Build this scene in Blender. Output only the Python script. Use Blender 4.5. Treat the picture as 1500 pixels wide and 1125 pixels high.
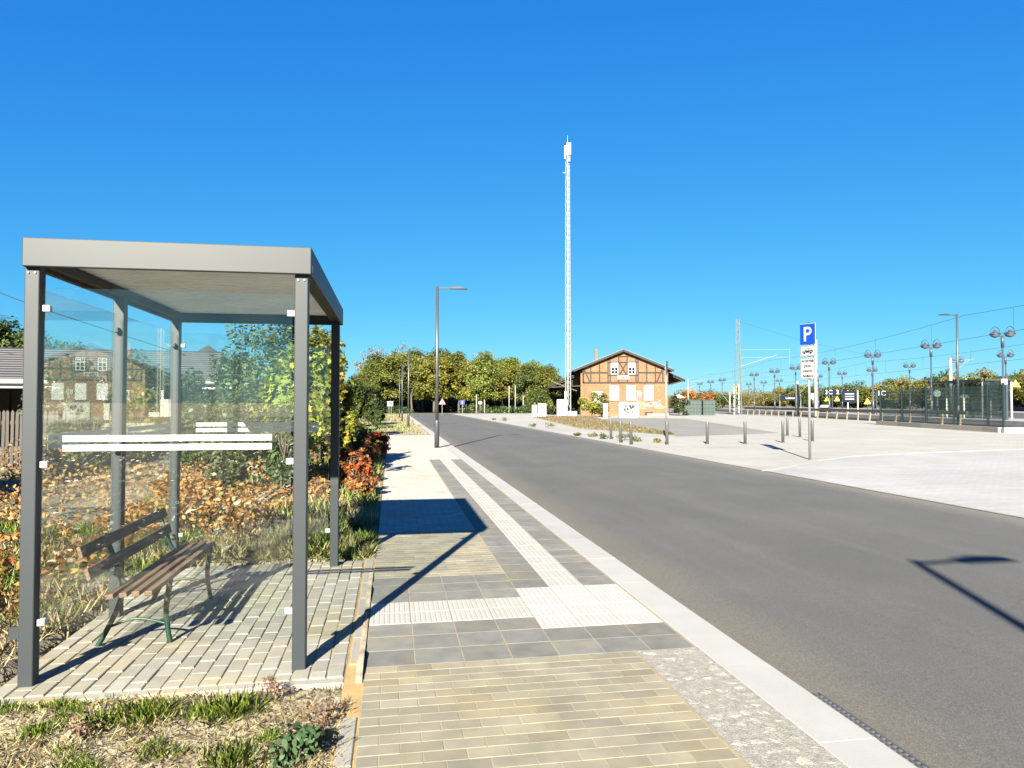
import bpy, math
import numpy as np
from mathutils import Vector, Matrix
R = math.radians
for o in list(bpy.data.objects): bpy.data.objects.remove(o)
SC = bpy.context.scene
COL = SC.collection

# ------------------------------------------------------------------ camera
# world: +Y runs along the road, +X to the right, origin under the camera
cam = bpy.data.cameras.new('camera'); co = bpy.data.objects.new('camera', cam); COL.objects.link(co)
cam.sensor_width = 36.0; cam.lens = 1040.0 / 1500.0 * 36.0
cam.clip_start = 0.05; cam.clip_end = 6000
co.location = (0, 0, 1.6)
co.rotation_euler = (R(90 + 1.515), 0, -R(9.66))
SC.camera = co

# ------------------------------------------------------------------ sky and sun
SUN_EL, SUN_AZ = 27.2, 20.3          # height; direction in which the shadows run, clockwise from the road
w = bpy.data.worlds.new('World'); SC.world = w; w.use_nodes = True
nt = w.node_tree; nt.nodes.clear()
out = nt.nodes.new('ShaderNodeOutputWorld'); bg = nt.nodes.new('ShaderNodeBackground')
sky = nt.nodes.new('ShaderNodeTexSky'); sky.sky_type = 'NISHITA'; sky.sun_disc = False
sky.sun_elevation = R(SUN_EL); sky.sun_rotation = R(180 + SUN_AZ)
sky.air_density = 1.0; sky.dust_density = 0.0; sky.ozone_density = 6.0; sky.altitude = 60
# the camera's colour response to the blue sky: one tone curve per channel, the same over the whole sky
sep = nt.nodes.new('ShaderNodeSeparateColor'); cmb = nt.nodes.new('ShaderNodeCombineColor')
nt.links.new(sky.outputs[0], sep.inputs[0])
for ch, (ex, sc_) in enumerate(((1.22, 0.0735), (0.749, 0.348), (0.28, 1.16))):
    pw = nt.nodes.new('ShaderNodeMath'); pw.operation = 'POWER'; pw.inputs[1].default_value = ex
    ml = nt.nodes.new('ShaderNodeMath'); ml.operation = 'MULTIPLY'; ml.inputs[1].default_value = sc_
    nt.links.new(sep.outputs[ch], pw.inputs[0]); nt.links.new(pw.outputs[0], ml.inputs[0]); nt.links.new(ml.outputs[0], cmb.inputs[ch])
nt.links.new(cmb.outputs[0], bg.inputs['Color'])
bg.inputs['Strength'].default_value = 0.0785
nt.links.new(bg.outputs[0], out.inputs['Surface'])
sl = bpy.data.lights.new('sun', 'SUN'); so = bpy.data.objects.new('sun', sl); COL.objects.link(so)
sl.energy = 5.0; sl.angle = R(0.53); sl.color = (1.0, 0.93, 0.775)
d = Vector((math.sin(R(SUN_AZ)) * math.cos(R(SUN_EL)), math.cos(R(SUN_AZ)) * math.cos(R(SUN_EL)), -math.sin(R(SUN_EL))))
so.rotation_euler = d.to_track_quat('-Z', 'Y').to_euler(); so.location = (-20, -50, 40)
vs = SC.view_settings
vs.view_transform = 'Standard'; vs.look = 'None'; vs.gamma = 1; vs.use_curve_mapping = False
vs.exposure = 2.6
SC.cycles.transparent_max_bounces = 24
SC.cycles.max_bounces = 8

# ------------------------------------------------------------------ helpers
def link(o, parent=None):
    COL.objects.link(o)
    if parent is not None: o.parent = parent
    return o
def tag(o, label=None, cat=None, group=None, kind=None):
    if label: o['label'] = label
    if cat: o['category'] = cat
    if group: o['group'] = group
    if kind: o['kind'] = kind
    return o
def thing(name, label, cat, loc=(0, 0, 0), rz=0.0, group=None):
    o = bpy.data.objects.new(name, None); link(o)
    o.empty_display_size = 0.1
    o.location = loc; o.rotation_euler = (0, 0, rz)
    return tag(o, label, cat, group)
def mobj(name, me, parent=None):
    return link(bpy.data.objects.new(name, me), parent)
def dup(root, loc, rz=0.0, label=None, group=None, scale=None):
    r = root.copy(); COL.objects.link(r); r.location = loc; r.rotation_euler = (0, 0, rz)
    if scale is not None: r.scale = scale if hasattr(scale, '__len__') else (scale,) * 3
    if label: r['label'] = label
    if group: r['group'] = group
    for ch in list(root.children):
        c = ch.copy(); COL.objects.link(c); c.parent = r
        for g in list(ch.children):
            k = g.copy(); COL.objects.link(k); k.parent = c
    return r

def at_px(lat_tan, dep):      # point at a given depth and bearing from the view axis
    lat = dep*(lat_tan-750)/1040; ca, sa = math.cos(R(9.66)), math.sin(R(9.66)); return (lat*ca + dep*sa, dep*ca - lat*sa)
class MB:
    def __init__(s): s.v = []; s.f = []
    def add(s, vs_, fs_):
        n = len(s.v); s.v += [tuple(p) for p in vs_]; s.f += [tuple(i + n for i in f) for f in fs_]; return s
    def box(s, x0, x1, y0, y1, z0, z1):
        return s.add([(x0,y0,z0),(x1,y0,z0),(x1,y1,z0),(x0,y1,z0),(x0,y0,z1),(x1,y0,z1),(x1,y1,z1),(x0,y1,z1)],
                     [(0,3,2,1),(4,5,6,7),(0,1,5,4),(1,2,6,5),(2,3,7,6),(3,0,4,7)])
    def bar(s, p, q, w_, h, up=(0, 0, 1)):
        p = Vector(p); q = Vector(q); a = (q - p).normalized(); u = Vector(up)
        if abs(a.dot(u)) > 0.98: u = Vector((0, 1, 0))
        r_ = a.cross(u).normalized() * (w_ / 2); t = r_.cross(a).normalized() * (h / 2)
        c = [p - r_ - t, p + r_ - t, p + r_ + t, p - r_ + t, q - r_ - t, q + r_ - t, q + r_ + t, q - r_ + t]
        return s.add(c, [(0,1,2,3),(7,6,5,4),(0,4,5,1),(1,5,6,2),(2,6,7,3),(3,7,4,0)])
    def tube(s, pts, rad, n=8, cap=True):
        pts = [Vector(p) for p in pts]
        if not hasattr(rad, '__len__'): rad = [rad] * len(pts)
        rings = []; base = len(s.v); prev = None
        for i, p in enumerate(pts):
            a = (pts[min(i + 1, len(pts) - 1)] - pts[max(i - 1, 0)]).normalized()
            if prev is None:
                u = Vector((1, 0, 0)) if abs(a.x) < 0.9 else Vector((0, 1, 0))
                u = (u - a * u.dot(a)).normalized()
            else:
                u = (prev - a * prev.dot(a)).normalized()
            prev = u; t = a.cross(u)
            for k in range(n):
                an = 2 * math.pi * k / n
                s.v.append(tuple(p + (u * math.cos(an) + t * math.sin(an)) * rad[i]))
        for i in range(len(pts) - 1):
            for k in range(n):
                k2 = (k + 1) % n
                s.f.append((base + i*n + k, base + i*n + k2, base + (i+1)*n + k2, base + (i+1)*n + k))
        if cap:
            s.f.append(tuple(base + k for k in reversed(range(n))))
            s.f.append(tuple(base + (len(pts)-1)*n + k for k in range(n)))
        return s
    def lathe(s, prof, n=16, c=(0, 0, 0)):
        base = len(s.v)
        for (r_, z) in prof:
            for k in range(n):
                an = 2 * math.pi * k / n
                s.v.append((c[0] + r_*math.cos(an), c[1] + r_*math.sin(an), c[2] + z))
        for i in range(len(prof) - 1):
            for k in range(n):
                k2 = (k+1) % n
                s.f.append((base+i*n+k, base+i*n+k2, base+(i+1)*n+k2, base+(i+1)*n+k))
        return s
    def prism(s, pts, y0, y1):       # polygon in x,z (counter-clockwise seen from -y) pushed along y
        n = len(pts)
        vs_ = [(x, y0, z) for x, z in pts] + [(x, y1, z) for x, z in pts]
        fs_ = [tuple(range(n)), tuple(reversed(range(n, 2*n)))]
        for i in range(n):
            j = (i+1) % n; fs_.append((i, i+n, j+n, j))
        return s.add(vs_, fs_)
    def slab(s, pts, z0, z1):        # polygon in x,y (counter-clockwise) pushed along z
        n = len(pts)
        vs_ = [(x, y, z0) for x, y in pts] + [(x, y, z1) for x, y in pts]
        fs_ = [tuple(reversed(range(n))), tuple(range(n, 2*n))]
        for i in range(n):
            j = (i+1) % n; fs_.append((i, j, j+n, i+n))
        return s.add(vs_, fs_)
    def mesh(s, name, mat, smooth=False):
        me = bpy.data.meshes.new(name); me.from_pydata(s.v, [], s.f)
        if mat: me.materials.append(mat)
        if smooth: me.polygons.foreach_set('use_smooth', [True] * len(me.polygons))
        me.update(); return me
    def build(s, name, mat, parent=None, smooth=False, bevel=0.0):
        o = mobj(name, s.mesh(name, mat, smooth), parent)
        if bevel:
            b = o.modifiers.new('bevel', 'BEVEL'); b.width = bevel; b.segments = 2; b.limit_method = 'ANGLE'
        return o
def box(name, mat, parent, *a, bevel=0.0): return MB().box(*a).build(name, mat, parent, bevel=bevel)
def sheet(name, mat, pts, z, parent=None):
    zs = z if hasattr(z, '__len__') else [z] * len(pts)
    return MB().add([(x, y, zz) for (x, y), zz in zip(pts, zs)], [tuple(range(len(pts)))]).build(name, mat, parent)
def text_mesh(name, txt, size, mat, parent, loc, rot=(math.pi/2, 0, 0), align='CENTER', squash=1.0, bold=0.0):
    cu = bpy.data.curves.new(name, 'FONT'); cu.body = txt; cu.size = size; cu.align_x = align; cu.align_y = 'CENTER'
    cu.extrude = 0.0008; cu.offset = bold
    t = bpy.data.objects.new(name + '_tmp', cu); COL.objects.link(t)
    bpy.context.view_layer.update()
    me = bpy.data.meshes.new_from_object(t.evaluated_get(bpy.context.evaluated_depsgraph_get()))
    bpy.data.objects.remove(t); bpy.data.curves.remove(cu)
    me.name = name; me.materials.clear(); me.materials.append(mat)
    o = mobj(name, me, parent); o.location = loc; o.rotation_euler = rot; o.scale = (squash, 1, 1)
    return o

# ------------------------------------------------------------------ materials
def NT(name):
    m = bpy.data.materials.new(name); m.use_nodes = True; t = m.node_tree
    return m, t, t.nodes['Principled BSDF']
def mixc(t, a, b, fac, mode='MIX'):
    n = t.nodes.new('ShaderNodeMix'); n.data_type = 'RGBA'; n.blend_type = mode
    for sock, val in ((n.inputs[6], a), (n.inputs[7], b), (n.inputs[0], fac)):
        if isinstance(val, (int, float)): sock.default_value = val
        elif isinstance(val, tuple): sock.default_value = (*val[:3], 1)
        else: t.links.new(val, sock)
    return n.outputs[2]
def ramp(t, src, stops, interp='LINEAR'):
    n = t.nodes.new('ShaderNodeValToRGB'); n.color_ramp.interpolation = interp
    e = n.color_ramp.elements
    while len(e) < len(stops): e.new(0.5)
    for el, (p, c) in zip(e, stops):
        el.position = p; el.color = (*c[:3], 1) if hasattr(c, '__len__') else (c, c, c, 1)
    t.links.new(src, n.inputs[0]); return n.outputs[0]
def pos(t, scale=(1, 1, 1)):
    g = t.nodes.new('ShaderNodeNewGeometry')
    if scale == (1, 1, 1): return g.outputs['Position']
    m = t.nodes.new('ShaderNodeMapping'); m.inputs['Scale'].default_value = scale
    t.links.new(g.outputs['Position'], m.inputs['Vector']); return m.outputs[0]
def noise(t, scale, detail=4, rough=0.6, stretch=(1, 1, 1)):
    n = t.nodes.new('ShaderNodeTexNoise'); n.inputs['Scale'].default_value = scale
    n.inputs['Detail'].default_value = detail; n.inputs['Roughness'].default_value = rough
    t.links.new(pos(t, stretch), n.inputs['Vector']); return n.outputs['Fac']
def bump(t, b, src, strength, dist=0.01):
    n = t.nodes.new('ShaderNodeBump'); n.inputs['Strength'].default_value = strength; n.inputs['Distance'].default_value = dist
    t.links.new(src, n.inputs['Height']); t.links.new(n.outputs[0], b.inputs['Normal'])
ALB = 0.425            # all base colours below are listed as they look in the open photograph; this is their real reflectance
def mat(name, col, rough=0.7, var=0.12, scale=3.0, fine=0.0, fscale=150.0, bmp=0.0, bscale=120.0, metal=0.0, spec=0.5, rand=0.0, tint=None, tscale=1.0, tamt=0.5):
    col = tuple(x*ALB for x in col); tint = tuple(x*ALB for x in tint) if tint else None
    """plain weathered surface: coarse noise, fine grain, per-piece variation and an optional stain colour"""
    m, t, b = NT(name)
    c = mixc(t, tuple(max(0, x*(1-var)) for x in col), tuple(min(1, x*(1+var)) for x in col), ramp(t, noise(t, scale), [(0.3, 0.0), (0.7, 1.0)]))
    if tint: c = mixc(t, c, tint, ramp(t, noise(t, tscale, 5, 0.65), [(0.48, 0.0), (0.68, tamt)]))
    if fine:
        c = mixc(t, c, ramp(t, noise(t, fscale, 2, 0.7), [(0.3, 1 - fine), (0.7, 1 + fine)]), 1.0, 'MULTIPLY')
    if rand:
        oi = t.nodes.new('ShaderNodeObjectInfo'); ge = t.nodes.new('ShaderNodeNewGeometry')
        ad = t.nodes.new('ShaderNodeMath'); ad.operation = 'ADD'
        t.links.new(oi.outputs['Random'], ad.inputs[0]); t.links.new(ge.outputs['Random Per Island'], ad.inputs[1])
        fr = t.nodes.new('ShaderNodeMath'); fr.operation = 'FRACT'; t.links.new(ad.outputs[0], fr.inputs[0])
        c = mixc(t, c, ramp(t, fr.outputs[0], [(0.0, 1 - rand), (1.0, 1 + rand)]), 1.0, 'MULTIPLY')
    t.links.new(c, b.inputs['Base Color'])
    b.inputs['Roughness'].default_value = rough; b.inputs['Metallic'].default_value = metal
    b.inputs['Specular IOR Level'].default_value = spec
    if bmp: bump(t, b, noise(t, bscale, 3, 0.6), bmp)
    return m
LF = 0.75
def leafmat(name, stops, trans=0.35, rough=0.5):
    m, t, b = NT(name)
    at = t.nodes.new('ShaderNodeAttribute'); at.attribute_name = 'rnd'
    c = ramp(t, at.outputs['Fac'], [(p, tuple(x*LF for x in k)) for p, k in stops])
    oi = t.nodes.new('ShaderNodeObjectInfo')
    h = t.nodes.new('ShaderNodeHueSaturation'); t.links.new(c, h.inputs['Color'])
    mr = t.nodes.new('ShaderNodeMapRange'); t.links.new(oi.outputs['Random'], mr.inputs[0]); mr.inputs[3].default_value = 0.85; mr.inputs[4].default_value = 1.15
    t.links.new(mr.outputs[0], h.inputs['Value'])
    mr2 = t.nodes.new('ShaderNodeMapRange'); t.links.new(oi.outputs['Random'], mr2.inputs[0]); mr2.inputs[3].default_value = 0.487; mr2.inputs[4].default_value = 0.513
    t.links.new(mr2.outputs[0], h.inputs['Hue'])
    t.links.new(h.outputs[0], b.inputs['Base Color']); b.inputs['Roughness'].default_value = rough
    b.inputs['Specular IOR Level'].default_value = 0.25
    tr = t.nodes.new('ShaderNodeBsdfTranslucent'); t.links.new(h.outputs[0], tr.inputs['Color'])
    mx = t.nodes.new('ShaderNodeMixShader'); mx.inputs[0].default_value = trans
    t.links.new(b.outputs[0], mx.inputs[1]); t.links.new(tr.outputs[0], mx.inputs[2])
    t.links.new(mx.outputs[0], t.nodes['Material Output'].inputs['Surface'])
    return m
def flat(name, col, rough=0.6, metal=0.0): return mat(name, col, rough, var=0.04, metal=metal)

M = {}
M['post'] = mat('grey_powder_coat', (0.036, 0.045, 0.054), 0.5, 0.06, 2, fine=0.05, fscale=300, metal=0.0, spec=0.30)
M['fascia'] = mat('grey_fascia_coat', (0.27, 0.275, 0.28), 0.45, 0.07, 3, fine=0.06, fscale=250, metal=0.3, spec=0.5)
M['sheet'] = mat('pale_roof_sheet', (1.55, 1.62, 1.66), 0.5, 0.08, 2)
M['galv'] = mat('galvanised_steel', (0.36, 0.37, 0.37), 0.45, 0.12, 4, metal=0.3)
M['mastgrey'] = mat('weathered_mast_steel', (0.075, 0.09, 0.08), 0.6, 0.2, 2)
M['mastwhite'] = mat('pale_mast_zinc', (0.30, 0.30, 0.30), 0.6, 0.08, 2)
M['steel'] = mat('brushed_steel', (0.17, 0.17, 0.168), 0.45, 0.1, 3, metal=0.3)
M['lamp'] = mat('dark_grey_lamp_paint', (0.085, 0.095, 0.105), 0.4, 0.08, 2, metal=0.2)
M['bluelamp'] = mat('blue_grey_lamp_paint', (0.055, 0.075, 0.12), 0.45, 0.1, 2)
M['white'] = mat('white_paint', (0.80, 0.80, 0.79), 0.55, 0.04, 3)
M['offwhite'] = mat('weathered_white_render', (0.74, 0.73, 0.70), 0.8, 0.07, 1.5)
M['foil'] = flat('white_glass_film', (0.82, 0.83, 0.83), 0.4)
M['signwhite'] = flat('white_sign_sheeting', (0.46, 0.46, 0.46), 0.5)
M['black'] = flat('black_paint', (0.012, 0.012, 0.014), 0.5)
M['blue'] = flat('traffic_blue', (0.004, 0.055, 0.42), 0.35)
M['navy'] = mat('station_blue', (0.008, 0.014, 0.045), 0.7, 0.05, 3, spec=0.1)
M['yellow'] = flat('warning_yellow', (0.80, 0.56, 0.03), 0.45)
M['red'] = flat('traffic_red', (0.6, 0.03, 0.03), 0.4)
M['greeniron'] = mat('green_cast_iron', (0.012, 0.062, 0.036), 0.42, 0.15, 12, bmp=0.1, bscale=60)
M['fence'] = mat('dark_green_fence_wire', (0.02, 0.045, 0.04), 0.45, 0.1, 4)
def wood(name, a, b_, stretch=(30, 2, 30), rough=0.65):
    m, t, b = NT(name)
    n = noise(t, 1.0, 6, 0.7, stretch)
    c = mixc(t, tuple(x*ALB for x in a), tuple(x*ALB for x in b_), ramp(t, n, [(0.3, 0.0), (0.7, 1.0)]))
    t.links.new(c, b.inputs['Base Color']); b.inputs['Roughness'].default_value = rough
    bump(t, b, n, 0.25, 0.003); return m
M['slat'] = wood('brown_weathered_slat', (0.09, 0.046, 0.026), (0.34, 0.195, 0.115), (45, 3, 45))
M['endgrain'] = mat('raw_end_grain', (0.30, 0.18, 0.10), 0.8, 0.2, 60)
M['picket'] = wood('old_brown_picket', (0.022, 0.015, 0.012), (0.065, 0.048, 0.036), (25, 25, 2))
M['railwood'] = wood('weathered_rail_wood', (0.05, 0.038, 0.024), (0.11, 0.088, 0.055), (2, 2, 12))
M['railpost'] = mat('yellowed_rail_post', (0.25, 0.21, 0.115), 0.8, 0.2, 6)
M['timber'] = mat('dark_timber', (0.022, 0.010, 0.006), 0.75, 0.25, 4)
M['roofdark'] = mat('dark_roof_felt', (0.014, 0.012, 0.011), 0.8, 0.2, 2)
M['tileroof'] = mat('anthracite_roof_tile', (0.05, 0.048, 0.052), 0.55, 0.2, 3, rand=0.25)

# paving
SAND = (0.50, 0.40, 0.22)
M['jointsand'] = mat('joint_sand', (0.375, 0.315, 0.20), 0.95, 0.15, 4, fine=0.2, fscale=300, bmp=0.3, bscale=250)
M['sand'] = mat('orange_sand', (0.50, 0.33, 0.13), 0.95, 0.16, 5, fine=0.22, fscale=260, bmp=0.5, bscale=160)
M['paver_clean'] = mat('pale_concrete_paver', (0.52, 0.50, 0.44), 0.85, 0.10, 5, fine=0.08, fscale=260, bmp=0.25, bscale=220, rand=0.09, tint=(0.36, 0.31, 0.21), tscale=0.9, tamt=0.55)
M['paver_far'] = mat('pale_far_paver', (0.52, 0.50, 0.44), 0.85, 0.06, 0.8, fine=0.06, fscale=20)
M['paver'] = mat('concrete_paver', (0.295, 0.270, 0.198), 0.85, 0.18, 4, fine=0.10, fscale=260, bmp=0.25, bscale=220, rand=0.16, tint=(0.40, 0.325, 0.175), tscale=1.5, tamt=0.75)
M['padstone'] = mat('grey_paving_stone', (0.36, 0.345, 0.29), 0.85, 0.12, 5, fine=0.12, fscale=260, bmp=0.25, bscale=220, rand=0.13, tint=(0.43, 0.355, 0.20), tscale=1.3, tamt=0.75)
M['slab'] = mat('dark_grey_slab', (0.195, 0.192, 0.176), 0.85, 0.22, 6, fine=0.16, fscale=300, bmp=0.2, bscale=260, rand=0.14, tint=(0.26, 0.23, 0.15), tscale=2.2, tamt=0.8)
M['tactile'] = mat('white_tactile_concrete', (0.47, 0.46, 0.43), 0.85, 0.05, 5, fine=0.05, fscale=260, rand=0.04, tint=(0.52, 0.47, 0.36), tscale=3.5, tamt=0.3)
M['granite'] = mat('pale_granite', (0.46, 0.45, 0.435), 0.8, 0.05, 3, fine=0.16, fscale=330, bmp=0.15, bscale=280, rand=0.05)
M['sett'] = mat('granite_sett', (0.405, 0.388, 0.34), 0.9, 0.28, 25, fine=0.35, fscale=170, bmp=0.6, bscale=110, rand=0.14)
M['mortar'] = mat('gravel_mortar', (0.385, 0.365, 0.315), 0.95, 0.28, 25, fine=0.4, fscale=150, bmp=1.0, bscale=130)
M['edging'] = mat('concrete_edging', (0.36, 0.345, 0.31), 0.9, 0.1, 6, fine=0.18, fscale=220, bmp=0.3, bscale=200, tint=(0.48, 0.33, 0.14), tscale=3, tamt=0.7)

# ================================================================== GROUND AND PAVING
TV = (0.2672, 0.9636); NV = (0.9636, -0.2672)         # along / across the railway
def RW(s, t): return (s*NV[0] + t*TV[0], s*NV[1] + t*TV[1])
RZ = -R(15.5)

def cA(c): return tuple(x*ALB for x in c)
def asphalt():
    m, t, b = NT('asphalt')
    c = mixc(t, cA((0.112, 0.112, 0.110)), cA((0.142, 0.141, 0.137)), ramp(t, noise(t, 0.5, 5, 0.6), [(0.3, 0.0), (0.7, 1.0)]))
    c = mixc(t, c, cA((0.185, 0.18, 0.165)), ramp(t, noise(t, 1.0, 6, 0.7, (1.3, 0.07, 1)), [(0.5, 0.0), (0.8, 0.55)]))
    c = mixc(t, c, cA((0.09, 0.092, 0.09)), ramp(t, noise(t, 1.0, 3, 0.6, (0.5, 0.14, 1)), [(0.55, 0.0), (0.75, 0.5)]))
    # tan dust lying along the kerb
    sx = t.nodes.new('ShaderNodeSeparateXYZ'); t.links.new(pos(t), sx.inputs[0])
    wob = t.nodes.new('ShaderNodeMath'); wob.operation = 'MULTIPLY_ADD'; wob.inputs[1].default_value = 0.55
    t.links.new(noise(t, 1.6, 5, 0.7, (1, 0.6, 1)), wob.inputs[0]); t.links.new(sx.outputs[0], wob.inputs[2])
    mr = t.nodes.new('ShaderNodeMapRange'); t.links.new(wob.outputs[0], mr.inputs[0])
    mr.inputs[1].default_value = 2.55; mr.inputs[2].default_value = 3.35; mr.inputs[3].default_value = 0.75; mr.inputs[4].default_value = 0.0
    c = mixc(t, c, cA((0.215, 0.19, 0.145)), mr.outputs[0])
    mr2 = t.nodes.new('ShaderNodeMapRange'); t.links.new(wob.outputs[0], mr2.inputs[0])
    mr2.inputs[1].default_value = 8.3; mr2.inputs[2].default_value = 9.1; mr2.inputs[3].default_value = 0.0; mr2.inputs[4].default_value = 0.6
    c = mixc(t, c, cA((0.30, 0.28, 0.23)), mr2.outputs[0])
    sp = noise(t, 190, 2, 0.8)
    c = mixc(t, c, ramp(t, noise(t, 60, 4, 0.85), [(0.34, 0.72), (0.5, 1.0), (0.66, 1.3)]), 1.0, 'MULTIPLY')
    c = mixc(t, c, (0.03, 0.03, 0.03), ramp(t, noise(t, 0.9, 2, 0.5), [(0.74, 0.0), (0.80, 0.35)]))
    c = mixc(t, c, ramp(t, sp, [(0.30, 0.45), (0.5, 1.0), (0.70, 1.75)]), 1.0, 'MULTIPLY')
    v = t.nodes.new('ShaderNodeTexVoronoi'); v.inputs['Scale'].default_value = 34; t.links.new(pos(t), v.inputs['Vector'])
    c = mixc(t, c, cA((0.36, 0.35, 0.33)), ramp(t, v.outputs['Distance'], [(0.0, 0.7), (0.13, 0.0)]))
    t.links.new(c, b.inputs['Base Color']); b.inputs['Roughness'].default_value = 0.9; b.inputs['Specular IOR Level'].default_value = 0.25
    bump(t, b, sp, 0.6, 0.006); return m
M['asphalt'] = asphalt()
def lotmat(name, a, b_, joint, bw=0.2, bh=0.1, streak=0.3, rz=0.0):
    a, b_, joint = cA(a), cA(b_), cA(joint)
    m, t, b = NT(name)
    br = t.nodes.new('ShaderNodeTexBrick'); br.inputs['Scale'].default_value = 1.0
    br.inputs['Brick Width'].default_value = bw; br.inputs['Row Height'].default_value = bh; br.inputs['Mortar Size'].default_value = 0.006
    br.inputs['Color1'].default_value = (*a, 1); br.inputs['Color2'].default_value = (*b_, 1); br.inputs['Mortar'].default_value = (*joint, 1)
    mp = t.nodes.new('ShaderNodeMapping'); mp.inputs['Rotation'].default_value = (0, 0, rz)
    t.links.new(pos(t), mp.inputs['Vector']); t.links.new(mp.outputs[0], br.inputs['Vector'])
    c = mixc(t, br.outputs['Color'], cA((0.48, 0.455, 0.405)), ramp(t, noise(t, 1.0, 4, 0.6, (0.12, 0.5, 1)), [(0.4, 0.0), (0.7, streak)]))
    c = mixc(t, c, ramp(t, noise(t, 0.35, 5, 0.6), [(0.3, 0.84), (0.7, 1.08)]), 1.0, 'MULTIPLY')
    c = mixc(t, c, ramp(t, noise(t, 1.0, 3, 0.7, (0.4, 5.0, 1)), [(0.35, 0.90), (0.65, 1.06)]), 1.0, 'MULTIPLY')
    c = mixc(t, c, cA((0.30, 0.265, 0.20)), ramp(t, noise(t, 0.8, 6, 0.75), [(0.6, 0.0), (0.78, 0.5)]))
    c = mixc(t, c, ramp(t, noise(t, 60, 2, 0.7), [(0.3, 0.9), (0.7, 1.1)]), 1.0, 'MULTIPLY')
    t.links.new(c, b.inputs['Base Color']); b.inputs['Roughness'].default_value = 0.9; return m
M['lot'] = lotmat('pale_beige_paving', (0.50, 0.485, 0.445), (0.44, 0.43, 0.40), (0.36, 0.335, 0.28))
M['drive'] = lotmat('pale_grey_paving', (0.48, 0.48, 0.49), (0.42, 0.425, 0.44), (0.36, 0.35, 0.325), streak=0.45)
M['parkbay'] = lotmat('grey_parking_paving', (0.27, 0.262, 0.24), (0.245, 0.24, 0.22), (0.22, 0.21, 0.175), streak=0.15)
M['verge_dry'] = mat('dry_verge_soil', (0.36, 0.29, 0.18), 0.95, 0.25, 2.5, fine=0.3, fscale=60, bmp=0.8, bscale=40, tint=(0.17, 0.19, 0.07), tscale=0.7, tamt=0.7)
M['verge_green'] = mat('weedy_verge_ground', (0.21, 0.20, 0.10), 0.97, 0.35, 1.5, fine=0.35, fscale=40, bmp=0.8, bscale=30, tint=(0.36, 0.30, 0.18), tscale=0.6, tamt=0.6)
M['soil'] = mat('dry_pale_soil', (0.46, 0.395, 0.285), 0.97, 0.3, 9, fine=0.35, fscale=120, bmp=1.0, bscale=90, tint=(0.17, 0.14, 0.08), tscale=4.0, tamt=0.75)
M['ground'] = mat('far_grass_ground', (0.13, 0.14, 0.06), 0.95, 0.3, 0.2, fine=0.2, fscale=3)
M['ballast'] = mat('track_ballast', (0.20, 0.185, 0.175), 0.95, 0.2, 2, fine=0.45, fscale=22, bmp=1.0, bscale=18)
M['platform'] = mat('platform_paving', (0.36, 0.35, 0.335), 0.9, 0.1, 1)
M['platedge'] = mat('platform_edge', (0.55, 0.54, 0.52), 0.9, 0.1, 1)

def S(o, label, cat): return tag(o, label, cat, kind='structure')
S(sheet('ground', M['ground'], [(-3000, -3000), (3000, -3000), (3000, 3000), (-3000, 3000)], -0.25), 'open grassy ground reaching to the horizon', 'ground')

# road: falls towards the kerb, runs straight to a junction in front of the wood
ys = [-30, -10, 0, 5, 10, 20, 40, 70, 104]
mb = MB()
for i, y in enumerate(ys):
    for x, z in ((2.30, -0.10), (5.5, -0.052), (8.80, -0.018)): mb.v.append((x, y, z))
for i in range(len(ys) - 1):
    for k in range(2):
        a = i*3 + k; mb.f.append((a, a+1, a+4, a+3))
road = S(mb.build('road', M['asphalt']), 'grey asphalt road running straight towards the wood', 'road')
S(sheet('side_road', M['asphalt'], [(-60, 104), (70, 104), (70, 110.5), (-60, 110.5)], -0.03), 'asphalt cross road at the far end in front of the wood', 'road')

# forecourt on the right
lot = S(sheet('parking_lot', M['lot'], [(8.72, -30), (46, -30), (46, 28.0), (32.4, 33.0), (35.1, 46.9), (40.2, 46.2), (47.4, 91), (49, 103.5), (8.72, 103.5)], -0.010), 'pale paved station forecourt right of the road', 'forecourt')
sheet('driveway_paving', M['drive'], [(8.74, -25), (13.5, -25), (24.5, 21.9), (21.5, 21.2), (16.5, 20.2), (13.7, 19.3), (11.6, 17.9), (10.25, 16.7), (9.3, 15.9), (8.74, 15.55)], -0.006, lot)
edge = [(8.74, 15.62), (9.3, 15.95), (10.25, 16.75), (11.6, 17.95), (13.7, 19.35), (16.5, 20.25), (21.5, 21.25), (26.5, 22.3)]
mb = MB()
for (x0, y0), (x1, y1) in zip(edge[:-1], edge[1:]):
    L = math.hypot(x1-x0, y1-y0); nx, ny = -(y1-y0)/L*0.08, (x1-x0)/L*0.08
    MBs = MB().slab([(x0, y0), (x1, y1), (x1+nx, y1+ny), (x0+nx, y0+ny)], -0.05, 0.004)
    MBs.build('edging_stone', M['granite'], lot)
sheet('parking_bay_paving', M['parkbay'], [(13.5, 32.2), (20.4, 34.9), (29.6, 68.4), (23.4, 72.8), (20.0, 66.0)], -0.006, lot)
gst = S(sheet('grass_strip', M['verge_dry'], [(13.9, 33.4), (20.6, 69.0), (22.6, 78.0), (22.0, 84), (15.6, 78.0), (11.5, 42.5)], -0.005), 'sloping strip of dry grass between road and parking bays', 'grass strip')

# railway land
S(sheet('track_bed', M['ballast'], [RW(16, -60), RW(75, -60), RW(75, 420), RW(16, 420)], -0.12), 'grey ballast track bed beyond the forecourt', 'track bed')

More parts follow.
